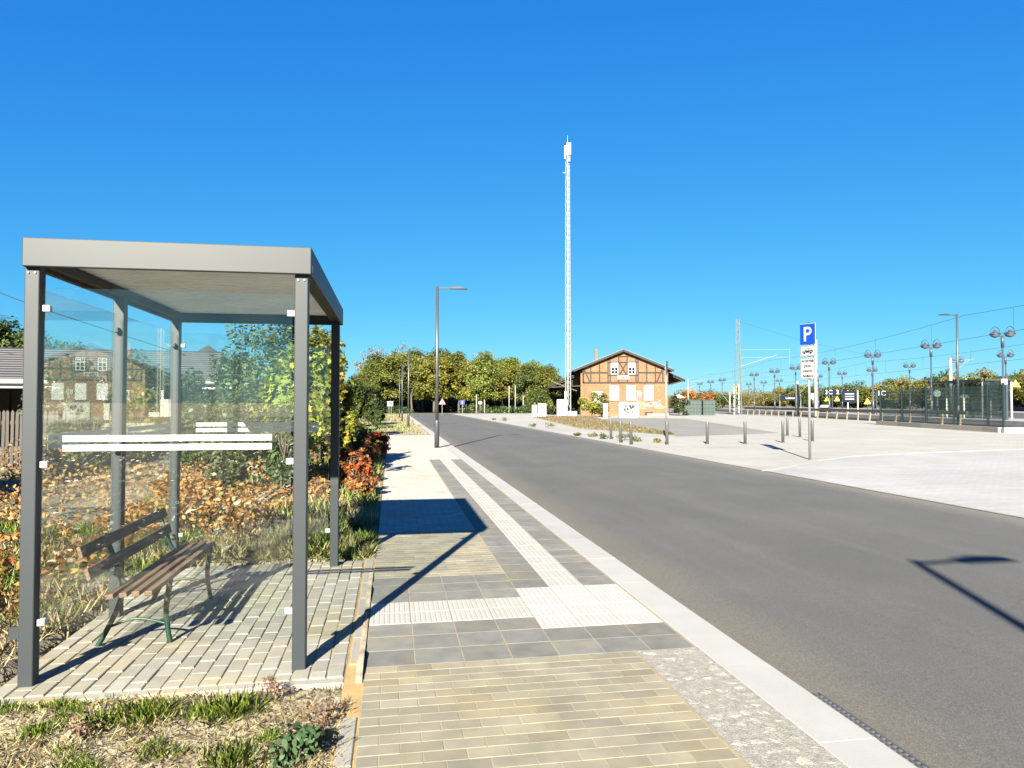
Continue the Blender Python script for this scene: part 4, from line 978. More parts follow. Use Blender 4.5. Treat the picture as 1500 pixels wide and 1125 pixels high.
# storage cages of dark green mesh right of the building
def cage(x, y, w_, h_, lab):
    t = thing('mesh_cage', lab, 'cage', (x, y, 0), -R(14), group='green storage cages')
    box('infill', M['fence'], t, 0.06, w_-.06, 0.06, 2.3, 0.05, h_-.06)
    M_ = M['cagebar']
    for k in range(int(w_/0.45)+1):
        xv = min(k*0.45, w_); box('upright', M_, t, xv-.03, xv+.03, -0.005, 0.055, 0, h_)
    for k in range(5): MB().box(-.03, w_+.03, -.03, -.006, h_*k/4.2, h_*k/4.2+.05).build('crossbar', M_, t)
M['cagebar'] = mat('green_cage_bar', (0.035, 0.085, 0.075), 0.5, 0.1, 3)
cage(37.2, 86.3, 2.2, 2.0, 'left dark green mesh storage cage right of the brick building'); cage(39.5, 85.7, 1.55, 2.0, 'right dark green mesh storage cage, the narrower one')
pr_ = thing('white_canopy_roof', 'small white parasol roof peeking over the green cages', 'parasol', (38.8, 92, 0), 0)
MB().lathe([(1.0, 2.25), (0.05, 2.75), (0, 2.75)], 8).build('canopy', M['white'], pr_); MB().tube([(0, 0, 0), (0, 0, 2.7)], 0.04, 6).build('pole', M['galv'], pr_)

# long brown roofed hall far right
hl = thing('station_hall', 'long low hall with dark brown roof behind the far platform hedge', 'building', (*RW(82, 108), 0), RZ); hl.scale = (1.25, 1.05, 1.25)
M['hallwall'] = mat('reddish_hall_wall', (0.30, 0.17, 0.13), 0.85, 0.15, 0.7)
box('wall', M['hallwall'], hl, 0, 12, 0, 55, 0, 4.6); box('roof', M['roofdark'], hl, -1.5, 13.5, -1, 56.5, 4.7, 5.4); box('gutter', M['galv'], hl, -1.6, -1.502, -1, 56.5, 5.1, 5.3)

# road signs at the far junction
def small_sign(name, lab, x, y, h, kind):
    t = thing(name, lab, 'traffic sign', (x, y, -0.02), -R(8))
    MB().tube([(0, .03, 0), (0, .03, h)], 0.045, 8).build('pole', M['galv'], t)
    if kind == 'tri':
        q = MB().prism([(-.5, h-.85), (.5, h-.85), (0, h)], -.02, 0).build('plate', M['white'], t)
        MB().prism([(-.5, h-.85), (-.38, h-.78), (0, h-.14), (0, h)], -.024, -.0205).build('rim', M['red'], q); MB().prism([(.38, h-.78), (.5, h-.85), (0, h), (0, h-.14)], -.024, -.0205).build('rim', M['red'], q); MB().prism([(-.5, h-.85), (.5, h-.85), (.38, h-.78), (-.38, h-.78)], -.024, -.0205).build('rim', M['red'], q)
    elif kind == 'blue':
        q = box('plate', M['blue'], t, -.32, .32, -.02, 0, h-.64, h); box('arrow', M['white'], q, -.05, .05, -.024, -.0205, h-.52, h-.14)
    else: q = box('plate', M['signwhite'], t, -.25, .25, -.02, 0, h-.5, h)
    return t
small_sign('triangle_sign', 'white triangular warning sign at the far end of the road', 6.9, 97.6, 2.25, 'tri')
small_sign('blue_sign', 'small square blue sign at the far right road corner', 10.17, 102.6, 2.0, 'blue')
small_sign('white_sign', 'small white square sign right of the blue one before the wood', 14.0, 112.5, 1.9, 'white')
bo = thing('direction_board', 'white board on two posts beside the far left bushes', 'sign', (-0.1, 76.0, 0), -R(6))
for xv in (-.12, .12): MB().tube([(xv, .04, 0), (xv, .04, 1.75)], 0.03, 8).build('post', M['galv'], bo)
q = box('panel', M['signwhite'], bo, -.30, .30, -.02, .02, 1.25, 1.75); MB().prism([(-.15, 1.42), (.2, 1.48), (.2, 1.6), (-.15, 1.55)], -.024, -.0205).build('symbol', M['black'], q)
fence_posts = ((11.6, 97.3, 2.7, 'pale slim post at the right road edge before the wood'), (13.2, 101, 2.0, 'short pale post beside the taller one before the wood'), (18.1, 109, 4.2, 'left of two tall pale posts before the wood'), (19.6, 112, 4.4, 'right of two tall pale posts before the wood'), (22.0, 118, 2.8, 'pale post deep in front of the trees'))
for (x, y, h, lab) in fence_posts:
    t = thing('pale_post', lab, 'post', (x, y, 0), 0, 'pale posts before the wood')
    MB().tube([(0, 0, -.1), (0, 0, h)], [.085, .075], 8).build('shaft', M['concrete_pale'], t, True); MB().tube([(0, 0, h), (0, 0, h+.05)], .095, 8).build('cap', M['galv'], t)

# ================================================================== HOUSE AND FENCE ON THE LEFT
hs_ = thing('tiled_house', 'low house with dark tiled roof and white gutter behind the fence', 'house', (-8.9, 22.6, 0), R(8))
# local x along the ridge, roof falls towards -y
HX0, HX1 = -9.0, 3.6
M['housewall'] = mat('pale_house_wall', (0.50, 0.48, 0.44), 0.85, 0.08, 1.2)
box('wall', M['timber'], hs_, HX0+.3, HX1-.3, 5.0, 5.6, 0, 2.2)  # dark timber colour also stands in for the deep shade under the eaves
box('ceiling', M['white'], hs_, HX0+.1, HX1-.1, 0.05, 4.99, 2.12, 2.2)
rfm = MB().add([(HX0, -0.15, 2.22), (HX1, -0.15, 2.22), (HX1, 2.9, 3.36), (HX0, 2.9, 3.36), (HX0, 5.9, 2.22), (HX1, 5.9, 2.22)], [(0, 1, 2, 3), (3, 2, 5, 4), (1, 5, 2), (0, 3, 4), (0, 4, 5, 1)]).build('roof', M['tileroof'], hs_)
tm = MB().add([(0, -.02, .0), (12.5, -.02, .0), (12.5, .24, .062), (0, .24, .062), (0, -.02, -.03), (12.5, -.02, -.03)], [(0, 1, 2, 3), (4, 5, 1, 0)]).mesh('tile_course', M['tileroof'])
for k in range(14):
    o = mobj('tile_course', tm, rfm); o.location = (HX0+.05, -0.15 + 3.05*k/14, 2.24 + 1.14*k/14 + 0.01)
MB().tube([(HX0-.05, -0.2, 2.2), (HX1+.05, -0.2, 2.2)], .075, 8).build('gutter', M['white'], hs_, True)
box('fascia_board', M['white'], hs_, HX0, HX1, -0.12, -0.08, 2.02, 2.2)
for xv in (-8.5, -5.5, -2.5, 0.5, 3.2): box('porch_post', M['white'], hs_, xv-.07, xv+.07, 0.0, .14, 0, 2.11)
box('door', M['timber'], hs_, -4.4, -3.4, 4.94, 4.998, 0.02, 2.0)
for xv in (-7.5, -1.8, 1.2):
    q = box('window', M['white'], hs_, xv-.5, xv+.5, 4.95, 4.998, 0.9, 1.95); box('pane', M['pane'], q, xv-.42, xv-.03, 4.942, 4.949, 1.0, 1.87); box('pane', M['pane'], q, xv+.03, xv+.42, 4.942, 4.949, 1.0, 1.87)
h2 = thing('gabled_house', 'dark gable roofed house half hidden behind the left bushes', 'house', (-9.2, 38.0, 0), R(20))
box('wall', M['housewall'], h2, -2.6, 2.6, 0, 7, 0, 2.6)
g_ = MB().prism([(-3.0, 2.4), (3.0, 2.4), (0, 4.5)], -0.4, 7.4).build('roof', M['tileroof'], h2)
box('gable_boards', M['white'], h2, -2.9, 2.9, -0.46, -0.42, 2.3, 2.42); q = box('window', M['white'], h2, -.6, .6, -.06, -.003, 0.9, 2.1); box('pane', M['pane'], q, -.5, .5, -.07, -.061, 1.0, 2.0)

pf = thing('picket_fence', 'weathered brown picket fence in front of the tiled house', 'fence', (-12.5, 17.6, 0), R(4))
pk = MB().prism([(-.032, 0.1), (.032, 0.1), (.032, 1.38), (0, 1.43), (-.032, 1.38)], -.012, .012).mesh('picket', M['picket'])
for k in range(72):
    o = mobj('picket', pk, pf); o.location = (0.093*k, 0, rg.normal(0, .012)); o.rotation_euler = (0, rg.normal(0, .012), 0)
for zv in (0.4, 1.15): box('crossrail', M['picket'], pf, -.1, 6.75, .013, .06, zv-.04, zv+.04)
for k in range(4): box('post', M['picket'], pf, 2.2*k-.05, 2.2*k+.05, .061, .16, -0.1, 1.35)

# ================================================================== VEGETATION
LT = {  # leaf outlines: x across, y along, z fold
 'rhomb': [(0,-.5,0),(.27,-.05,.07),(0,.5,0),(-.27,-.05,.07)],
 'oval': [(0,-.5,0),(.24,-.22,.05),(.25,.1,.06),(0,.5,-.05),(-.25,.1,.06),(-.24,-.22,.05)],
 'maple': [(0,-.5,0),(.12,-.28,.02),(.45,-.30,.05),(.30,-.06,.03),(.50,.16,.02),(.20,.14,.04),(.0,.55,-.04),(-.20,.14,.04),(-.50,.16,.02),(-.30,-.06,.03),(-.45,-.30,.05),(-.12,-.28,.02)],
 'blade': [(-.02,0,0),(.02,0,0),(.013,.6,.10),(.0,1.0,.30),(-.013,.6,.10)],
}
def leaves(name, C_, Nn, size, kind, m_, parent=None, rng=None, rnd=None, axis=None):
    """one mesh of many small faces; C_ centres, Nn facing directions, size per leaf"""
    T_ = np.array(LT[kind]); k = len(T_); n = len(C_)
    Nn = Nn/np.maximum(np.linalg.norm(Nn, axis=1, keepdims=True), 1e-6)
    a = rng.normal(size=(n, 3)) if axis is None else axis
    b = a - (a*Nn).sum(1, keepdims=True)*Nn; b /= np.maximum(np.linalg.norm(b, axis=1, keepdims=True), 1e-6)
    c = np.cross(b, Nn)
    sz = np.broadcast_to(np.asarray(size, float), (n,))
    V = C_[:, None, :] + sz[:, None, None]*(T_[None, :, 0:1]*c[:, None, :] + T_[None, :, 1:2]*b[:, None, :] + T_[None, :, 2:3]*Nn[:, None, :])
    me = bpy.data.meshes.new(name)
    me.vertices.add(n*k); me.vertices.foreach_set('co', V.reshape(-1).astype(np.float32))
    me.loops.add(n*k); me.loops.foreach_set('vertex_index', np.arange(n*k, dtype=np.int32))
    me.polygons.add(n); me.polygons.foreach_set('loop_start', np.arange(0, n*k, k, dtype=np.int32))
    at = me.attributes.new('rnd', 'FLOAT', 'FACE'); at.data.foreach_set('value', (rng.random(n) if rnd is None else np.clip(rnd, 0, 1)).astype(np.float32))
    me.materials.append(m_); me.update(calc_edges=True); me.validate()
    return mobj(name, me, parent)
G_ = lambda *s: s
M['bark'] = mat('grey_brown_bark', (0.13, 0.10, 0.075), 0.9, 0.3, 8, bmp=0.6, bscale=25)
M['lf_forest'] = leafmat('olive_forest_leaf', [(0, (0.07, 0.095, 0.02)), (.45, (0.122, 0.155, 0.03)), (.8, (0.175, 0.19, 0.038)), (1, (0.225, 0.20, 0.045))], 0.35)
M['lf_fresh'] = leafmat('fresh_yellow_green_leaf', [(0, (0.075, 0.10, 0.02)), (.5, (0.15, 0.175, 0.035)), (1, (0.25, 0.23, 0.05))], 0.4)
M['lf_yellow'] = leafmat('yellow_green_leaf', [(0, (0.08, 0.095, 0.015)), (.5, (0.17, 0.17, 0.028)), (1, (0.28, 0.23, 0.035))], 0.4)
M['lf_dark'] = leafmat('dark_green_leaf', [(0, (0.018, 0.032, 0.010)), (.6, (0.04, 0.062, 0.016)), (1, (0.08, 0.10, 0.025))], 0.25)
M['lf_green'] = leafmat('mid_green_leaf', [(0, (0.03, 0.05, 0.012)), (.6, (0.075, 0.10, 0.02)), (1, (0.15, 0.16, 0.03))], 0.3)
M['lf_grey'] = leafmat('grey_bare_twig', [(0, (0.12, 0.10, 0.07)), (1, (0.27, 0.23, 0.16))], 0.2)
M['lf_maple'] = leafmat('autumn_maple_leaf', [(0, (0.03, 0.045, 0.012)), (.35, (0.09, 0.11, 0.016)), (.65, (0.20, 0.19, 0.025)), (.85, (0.34, 0.22, 0.03)), (.94, (0.30, 0.11, 0.03)), (1, (0.20, 0.05, 0.02))], 0.3)
M['lf_maple_g'] = leafmat('yellow_green_maple_leaf', [(0, (0.05, 0.075, 0.012)), (.4, (0.13, 0.17, 0.02)), (.85, (0.27, 0.28, 0.03)), (1, (0.36, 0.27, 0.03))], 0.38)
M['lf_orange'] = leafmat('orange_creeper_leaf', [(0, (0.07, 0.026, 0.014)), (.3, (0.20, 0.075, 0.026)), (.6, (0.33, 0.145, 0.045)), (.85, (0.40, 0.225, 0.075)), (1, (0.12, 0.12, 0.03))], 0.35)
M['lf_red'] = leafmat('red_autumn_leaf', [(0, (0.10, 0.022, 0.012)), (.5, (0.34, 0.075, 0.02)), (1, (0.46, 0.20, 0.04))], 0.4)
M['lf_rust'] = leafmat('rusty_scrub_leaf', [(0, (0.04, 0.04, 0.014)), (.3, (0.15, 0.065, 0.025)), (.65, (0.32, 0.135, 0.045)), (.85, (0.38, 0.20, 0.06)), (1, (0.13, 0.15, 0.03))], 0.35)
M['lf_hedge'] = leafmat('mixed_hedge_leaf', [(0, (0.04, 0.055, 0.012)), (.5, (0.12, 0.12, 0.02)), (.8, (0.24, 0.19, 0.03)), (1, (0.26, 0.11, 0.03))], 0.3)
M['gr_green'] = leafmat('fresh_grass_blade', [(0, (0.06, 0.12, 0.012)), (.6, (0.14, 0.22, 0.02)), (1, (0.26, 0.28, 0.05))], 0.35)
M['gr_dry'] = leafmat('dry_grass_blade', [(0, (0.19, 0.15, 0.075)), (.4, (0.38, 0.31, 0.165)), (.75, (0.50, 0.42, 0.24)), (1, (0.18, 0.19, 0.05))], 0.3)
M['litter'] = leafmat('dead_leaf_litter', [(0, (0.06, 0.035, 0.025)), (.5, (0.17, 0.105, 0.065)), (1, (0.38, 0.29, 0.18))], 0.15)

def unit(v): return v/np.maximum(np.linalg.norm(v, axis=1, keepdims=True), 1e-6)
def plant(name, label, cat, loc, h, rad, crown0, nleaf, lsize, kind, m_, seed, clumps=14, cr=0.3, group=None, trunk_r=None, stems=1, upbias=0.5, shape=1.0):
    """trunk with limbs and a crown of leaf faces in uneven clumps; h height, rad crown radius, crown0 lowest leaf height"""
    rng = np.random.default_rng(seed); t = thing(name, label, cat, loc, 0, group)
    tr = trunk_r or h*0.018
    cc = np.array([0, 0, (h+crown0)/2]); ax = np.array([rad, rad, (h-crown0)/2])
    dirs = unit(rng.normal(size=(clumps, 3))); rr = rng.uniform(0.45, 0.86, clumps)**0.8
    cen = dirs*rr[:, None]
    if shape != 1.0:                           # narrower towards the top
        f = 1 - (1-shape)*(cen[:, 2:3]+1)/2; cen[:, :2] *= f
    cen = cc + cen*ax
    tk = MB()
    for s_ in range(stems):
        bx_ = rng.normal(0, tr*2.2*(stems > 1), 2); top = cc + np.array([rng.normal(0, rad*.18), rng.normal(0, rad*.18), ax[2]*0.5])
        pts = [(bx_[0], bx_[1], -0.1), (bx_[0]*1.2 + rng.normal(0, rad*.05), bx_[1]*1.2 + rng.normal(0, rad*.05), h*0.3), (top[0]*.6, top[1]*.6, h*0.55), tuple(top)]
        tk.tube(smooth_path(pts, 3), np.linspace(tr*1.2, tr*0.25, 10)/(1 if stems == 1 else 1.6), 7)
    for c in cen[:min(clumps, 16)]:
        zb = min(max(crown0*0.8, c[2]*0.55), h*0.6); p0 = Vector((0, 0, zb)); p1 = Vector(c)
        mid_ = (p0+p1)/2 + Vector((0, 0, 0.08*h))*(0.5 if c[2] > zb else 0)
        tk.tube(smooth_path([p0, mid_, p1], 2), np.linspace(tr*0.45, tr*0.12, 5), 5)
    tk.build('trunk', M['bark'], t, True)
    wts = rng.uniform(0.6, 1.4, clumps); idx = rng.choice(clumps, nleaf, p=wts/wts.sum())
    d3 = unit(rng.normal(size=(nleaf, 3)))*(rng.random((nleaf, 1))**0.42)
    crs = cr*rng.uniform(0.7, 1.3, clumps)
    P = cen[idx] + d3*crs[idx][:, None]*np.array([rad, rad, max((h-crown0)/2, rad*.8)*0.8])
    P[:, 2] = np.maximum(P[:, 2], crown0*0.5+0.02)
    Nn = unit(P-cc)*0.6 + np.array([0, 0, upbias]) + rng.normal(size=(nleaf, 3))*0.55
    tone = rng.uniform(0, 1, clumps)
    rn = 0.55*rng.random(nleaf) + 0.45*tone[idx]
    leaves('crown', P, Nn, lsize*rng.uniform(0.6, 1.3, nleaf), kind, m_, t, rng, rn)
    return t

# ---- the wood at the far end
rf_ = np.random.default_rng(21)
protos = []
for v in range(6):
    m_ = (M['lf_forest'], M['lf_fresh'], M['lf_yellow'], M['lf_green'], M['lf_forest'], M['lf_fresh'])[v]
    protos.append(plant('forest_tree', 'x', 'tree', (0, 0, 0), 12.5, (4.3, 3.5, 4.8, 3.9, 3.2, 4.5)[v], (2.3, 3.2, 1.8, 2.5, 3.6, 2.0)[v], 8000, (0.46, 0.4, 0.5, 0.42, 0.38, 0.46)[v], 'rhomb', m_, 100+v, (42, 30, 48, 36, 26, 44)[v], (0.34, 0.38, 0.30, 0.34, 0.42, 0.32)[v], 'trees of the wood', 0.22, shape=(0.75, 0.6, 0.85, 0.7, 0.5, 0.8)[v]))
spots = []   # x, y, height scale, proto
for (px, top, dep) in ((527, 545, 112), (540, 527, 118), (556, 515, 128), (572, 522, 122), (588, 517, 130), (604, 521, 124), (620, 514, 132), (636, 518, 126), (655, 517, 132), (672, 515, 128), (690, 526, 126), (706, 524, 122), (716, 520, 132), (735, 527, 126), (752, 524, 130), (768, 530, 124), (783, 530, 130), (800, 537, 122), (815, 543, 126), (830, 550, 122), (845, 556, 130),
                       (548, 535, 145), (580, 512, 148), (612, 508, 150), (643, 507, 150), (664, 512, 148), (712, 515, 150), (742, 518, 150), (775, 525, 148), (806, 532, 146), (700, 540, 140), (535, 560, 104), (512, 552, 118), (498, 556, 126)):
    b_ = 9.66 + math.degrees(math.atan((px-750)/1040)); 
    spots.append((dep*math.tan(math.atan((px-750)/1040)), dep, 1.6 + (590-top)*dep/1040))
ORD = ['first', 'second', 'third', 'fourth', 'fifth', 'sixth', 'seventh', 'eighth', 'ninth', 'tenth', 'eleventh', 'twelfth', 'thirteenth', 'fourteenth', 'fifteenth', 'sixteenth', 'seventeenth', 'eighteenth', 'nineteenth', 'twentieth', 'twenty-first', 'twenty-second', 'twenty-third', 'twenty-fourth', 'twenty-fifth', 'twenty-sixth', 'twenty-seventh', 'twenty-eighth', 'twenty-ninth', 'thirtieth', 'thirty-first', 'thirty-second', 'thirty-third', 'thirty-fourth', 'thirty-fifth', 'thirty-sixth']
LAB_F = ['olive broadleaf tree in the front row of the wood, %s from its left end' % ORD[k] for k in range(21)] + ['taller olive tree in the back row of the wood, %s from its left end' % ORD[k] for k in range(10)] + ['low olive tree at the left foot of the wood', 'olive tree left of the wood, behind the roadside bushes', 'outermost olive tree left of the wood']
for k, (lat, dep, ht) in enumerate(spots):
    ca, sa = math.cos(R(9.66)), math.sin(R(9.66)); x, y = lat*ca + dep*sa, dep*ca - lat*sa
    v = int(rf_.integers(6)) if k not in (7, 13) else 2
    lab = LAB_F[k]
    s_ = ht/12.3; sw = s_*rf_.uniform(0.95, 1.25)
    if protos[v].get('used') is None:
        o = protos[v]; o.location = (x, y, -0.2); o.scale = (sw, sw, s_); o.rotation_euler = (0, 0, rf_.random()*6.28); o['used'] = 1; o['label'] = lab
    else:
        o = dup(protos[v], (x, y, -0.2), rf_.random()*6.28, lab, scale=(sw, sw, s_))
for p in protos:
    if p.get('used') is None:
        for c in list(p.children): bpy.data.objects.remove(c)
        bpy.data.objects.remove(p)
for o in COL.objects:
    if 'used' in o.keys(): del o['used']
for (px, top, dep, sd, lab) in ((548, 505, 140, 1, 'greyish half bare tree at the left of the wood'), (592, 500, 150, 2, 'greyish half bare tree above the street lamps'), (712, 509, 155, 3, 'thin bare topped tree over the gap in the wood')):
    ht = 1.6 + (590-top)*dep/1040; plant('bare_tree', lab, 'tree', (*at_px(px, dep), -0.2), ht, 4.2, ht*0.45, 1500, 0.34, 'rhomb', M['lf_grey'], 300+sd, 26, 0.26, trunk_r=0.2)
# undergrowth closing the foot of the wood
UG = []
for k, px in enumerate(np.arange(510, 880, 9.0)):
    dep = 137 + 12*rf_.random(); x, y = at_px(px, dep); n = 1500; hh = rf_.uniform(3.2, 5.5)
    d3 = unit(rf_.normal(size=(n, 3)))*(rf_.random((n, 1))**0.4); d3[:, 2] = np.abs(d3[:, 2])
    UG.append(np.array([x, y, -0.2]) + d3*np.array([3.4, 3.0, hh]))
for k, px in enumerate(list(np.arange(524, 600, 13.0)) + list(np.arange(690, 860, 14.0))):
    dep = 113 + 8*rf_.random(); x, y = at_px(px, dep); n = 420; hh = rf_.uniform(0.7, 1.8)
    d3 = unit(rf_.normal(size=(n, 3)))*(rf_.random((n, 1))**0.4); d3[:, 2] = np.abs(d3[:, 2])
    UG.append(np.array([x, y, -0.2]) + d3*np.array([2.2, 1.6, hh]))
P = np.concatenate(UG)
tag(leaves('undergrowth', P, np.array([0, -.4, .5]) + rf_.normal(size=(len(P), 3))*.6, rf_.uniform(.25, .5, len(P)), 'rhomb', M['lf_dark'], None, rf_), 'dark undergrowth at the foot of the wood', 'undergrowth', kind='stuff')
WD = []
for k in range(60):
    x, y = rf_.uniform(-95, -22), rf_.uniform(45, 95); n = 700; d3 = unit(rf_.normal(size=(n, 3)))*(rf_.random((n, 1))**0.4); hh = rf_.uniform(3.2, 5.5)
    WD.append(np.array([x, y, 0.6*hh]) + d3*np.array([4.5, 4.5, hh*0.7]))
P = np.concatenate(WD)
tag(leaves('far_trees', P, np.array([0, -.4, .5]) + rf_.normal(size=(len(P), 3))*.6, rf_.uniform(.35, .7, len(P)), 'rhomb', M['lf_green'], None, rf_), 'distant wooded gardens left of the house', 'trees', kind='stuff')
# left roadside bushes in the middle distance
for (px, top, dep, wpx, m_, sd, lab) in ((537, 553, 60, 40, 'lf_green', 1, 'tall mid green bush left of the far street lamps'), (553, 563, 52, 34, 'lf_dark', 2, 'dark green rounded bush beside the white board'), (520, 548, 46, 44, 'lf_green', 3, 'leafy green bush behind the autumn maple'), (505, 560, 38, 40, 'lf_dark', 4, 'dark bush beyond the shelter rear post'), (560, 590, 44, 22, 'lf_dark', 5, 'low dark shrub at the verge edge')):
    ht = 1.6 + (590-top)*dep/1040; rd = wpx*dep/1040/2*1.15
    plant('roadside_bush', lab, 'bush', (*at_px(px-8, dep), -0.05), ht, rd, 0.1, 5200, 0.20, 'oval', M[m_], 400+sd, 22, 0.34, trunk_r=0.06, stems=3)

# ---- near thicket behind the shelter
for (px, top, dep, wpx, crown0, nl, ls, kind, m_, sd, lab) in (
    (437, 486, 13.2, 92, 0.25, 2600, 0.13, 'maple', 'lf_maple_g', 1, 'yellow green young maple seen through the shelter glass'),
    (474, 452, 16.5, 56, 0.5, 2900, 0.125, 'maple', 'lf_maple', 2, 'golden autumn maple just behind the shelter rear post'),
    (372, 466, 21.0, 120, 0.3, 9000, 0.14, 'oval', 'lf_green', 3, 'tall green thicket bush in the middle of the rear glass'),
    (418, 436, 26.0, 60, 0.8, 4000, 0.16, 'oval', 'lf_dark', 4, 'dark narrow treetop above the thicket'),
    (318, 560, 15.5, 110, 0.1, 8000, 0.10, 'oval', 'lf_dark', 5, 'dark low shrub at the left of the rear glass'),
    (365, 548, 14.0, 110, 0.1, 8000, 0.10, 'oval', 'lf_green', 6, 'olive low shrub beneath the thicket'),
    (258, 540, 19.5, 90, 0.1, 6500, 0.12, 'oval', 'lf_dark', 7, 'dark shrub beside the tiled house'),
    (470, 560, 18.5, 70, 0.1, 5000, 0.12, 'oval', 'lf_dark', 8, 'dark green shrub behind the yellow maple'),
    (506, 556, 17.0, 40, 0.05, 1200, 0.12, 'maple', 'lf_maple', 9, 'low orange maple sapling beside the pavement'),
    (520, 612, 20.0, 40, 0.02, 2600, 0.09, 'oval', 'lf_green', 16, 'low green bush beside the red shrub'),
    (512, 655, 14.0, 56, 0.02, 1500, 0.085, 'oval', 'lf_rust', 17, 'rusty low scrub beside the pavement behind the shelter'),
    (538, 640, 17.5, 34, 0.02, 1300, 0.09, 'oval', 'lf_rust', 18, 'second rusty scrub clump hanging over the pavement edge'),
    (532, 692, 12.2, 44, 0.02, 1500, 0.07, 'oval', 'lf_rust', 19, 'rusty scrub nearest the pavement behind the rear post'),
    (462, 468, 30.0, 80, 0.8, 5000, 0.19, 'oval', 'lf_yellow', 10, 'yellowing tree behind the golden maple'),
    (205, 575, 14.5, 80, 0.1, 5000, 0.10, 'oval', 'lf_yellow', 11, 'yellow green shrub behind the side glass'),
    (92, 508, 17.0, 84, 0.1, 7000, 0.11, 'oval', 'lf_dark', 20, 'tall dark shrub before the house in the first side glass'),
    (152, 500, 18.2, 80, 0.1, 7000, 0.11, 'oval', 'lf_dark', 21, 'tallest dark shrub behind the middle shelter post'),
    (212, 512, 17.4, 76, 0.1, 7000, 0.11, 'oval', 'lf_dark', 22, 'tall dark shrub in the second side glass'),
    (130, 585, 13.0, 90, 0.1, 6000, 0.10, 'oval', 'lf_green', 12, 'green shrub low behind the bench side glass'),
    (300, 575, 24.0, 90, 0.1, 4000, 0.14, 'oval', 'lf_green', 13, 'green bush before the gabled house'),
    (340, 590, 11.8, 80, 0.05, 4200, 0.09, 'oval', 'lf_dark', 14, 'dark bramble bush low behind the shelter'),
    (420, 596, 12.0, 70, 0.05, 3500, 0.09, 'oval', 'lf_dark', 15, 'dark bramble under the yellow maple')):
    ht = 1.6 + (590-top)*dep/1040; rd = wpx*dep/1040/2
    stm = 1 if crown0 >= .25 else 4
    plant('maple_tree' if kind == 'maple' else 'thicket_shrub', lab, 'tree' if kind == 'maple' else 'shrub', (*at_px(px, dep), 0.0), ht, rd, crown0, nl, ls, kind, M[m_], 500+sd, 22, 0.36, trunk_r=0.035, stems=stm)
plant('red_shrub', 'bright red autumn shrub at the pavement edge', 'shrub', (*at_px(553, 21.0), 0), 0.75, 0.42, 0.05, 900, 0.11, 'maple', M['lf_red'], 601, 10, 0.45, stems=4, trunk_r=0.02)
plant('red_shrub', 'dark red leaved weed close behind the shelter post', 'shrub', (*at_px(520, 12.5), 0), 0.6, 0.28, 0.05, 420, 0.09, 'oval', M['lf_red'], 602, 8, 0.45, stems=3, trunk_r=0.014)
for k, (px, dep, ht, rd) in enumerate(((0, 42, 6.6, 3.2), (20, 46, 6.9, 3.4), (45, 44, 6.2, 3.0), (-25, 44, 7.0, 3.4), (75, 48, 6.0, 3.0), (110, 50, 5.6, 3.2))):
    plant('garden_tree', ('dark green garden tree above the tiled roof at far left', 'second dark garden tree above the tiled roof', 'garden tree behind the shelter front post', 'outermost garden tree beyond the house', 'garden tree seen in the side glass', 'rear garden tree seen in the side glass')[k], 'tree', (*at_px(px, dep), 0), ht, rd, 1.2, 4200, 0.28, 'rhomb', M['lf_green'], 700+k, 24, 0.32, trunk_r=0.12)

# garden trees beyond the left edge of the picture that keep the left verge in shade
for k, (x, y, ht, rd) in enumerate(((-10.2, 1.2, 6.2, 2.1), (-12.6, 4.2, 6.8, 2.3), (-9.6, 5.6, 5.4, 1.7), (-14.2, 0.4, 6.6, 2.3))):
    plant('garden_tree', ('dark garden tree beside the verge left of the viewer', 'garden tree near the picket fence left of the view', 'smallest garden tree shading the left verge', 'outermost garden tree left of the viewer')[k], 'tree', (x, y, 0), ht, rd, 1.4, 5200, 0.2, 'oval', M['lf_dark'], 740+k, 24, 0.36, trunk_r=0.1)
# orange creeper carpeting the slope behind the shelter
rc = np.random.default_rng(31)
def field(n, xr, yr, hfun, power=1.0):
    x = rc.uniform(*xr, n*3); y = yr[0] + (yr[1]-yr[0])*rc.random(n*3)**power
    d_ = vnoise(x+50, y+50, 0.9, 61)*0.65 + vnoise(x+50, y+50, 2.7, 62)*0.35
    keep = (d_ > 0.36); x, y, d_ = x[keep][:n], y[keep][:n], d_[keep][:n]
    top = hfun(x, y, d_); z = soil_z(x, y) + top*rc.random(len(x))**0.55
    return np.stack([x, y, z], 1), d_
def hf(x, y, d_): return np.clip((d_-0.33)*2.6, 0.05, 1)*(0.35 + 0.35*np.clip((-x-0.8)/2.5, 0, 1))
P, d_ = field(42000, (-8.5, -0.75), (8.6, 17.5), hf, 1.25)
P = P[P[:, 0] < -0.75 - 0.25*np.clip(12-P[:, 1], 0, 3)]; P = P[(P[:, 0] > -3.6) | (rc.random(len(P)) < 0.25)]
cr_ = tag(leaves('creeper', P, np.array([0, -0.25, 0.6]) + rc.normal(size=(len(P), 3))*0.6, 0.065*rc.uniform(.5, 1.4, len(P)), 'oval', M['lf_orange'], None, rc), 'orange brown creeper covering the slope behind the shelter', 'creeper', kind='stuff')
P, d_ = field(5000, (-2.4, -0.45), (10.5, 24), lambda x, y, d_: np.clip((d_-0.3)*1.6, 0.05, 1)*0.55)
tag(leaves('creeper', P, np.array([0, -0.2, 0.6]) + rc.normal(size=(len(P), 3))*0.6, 0.10*rc.uniform(.6, 1.3, len(P)), 'oval', M['lf_orange'], None, rc), 'rusty creeper edging the pavement beyond the shelter', 'creeper', kind='stuff')
P, d_ = field(4500, (-7.5, -2.5), (5.8, 9.5), lambda x, y, d_: np.clip((d_-0.3)*2.0, 0.05, 1)*0.5)
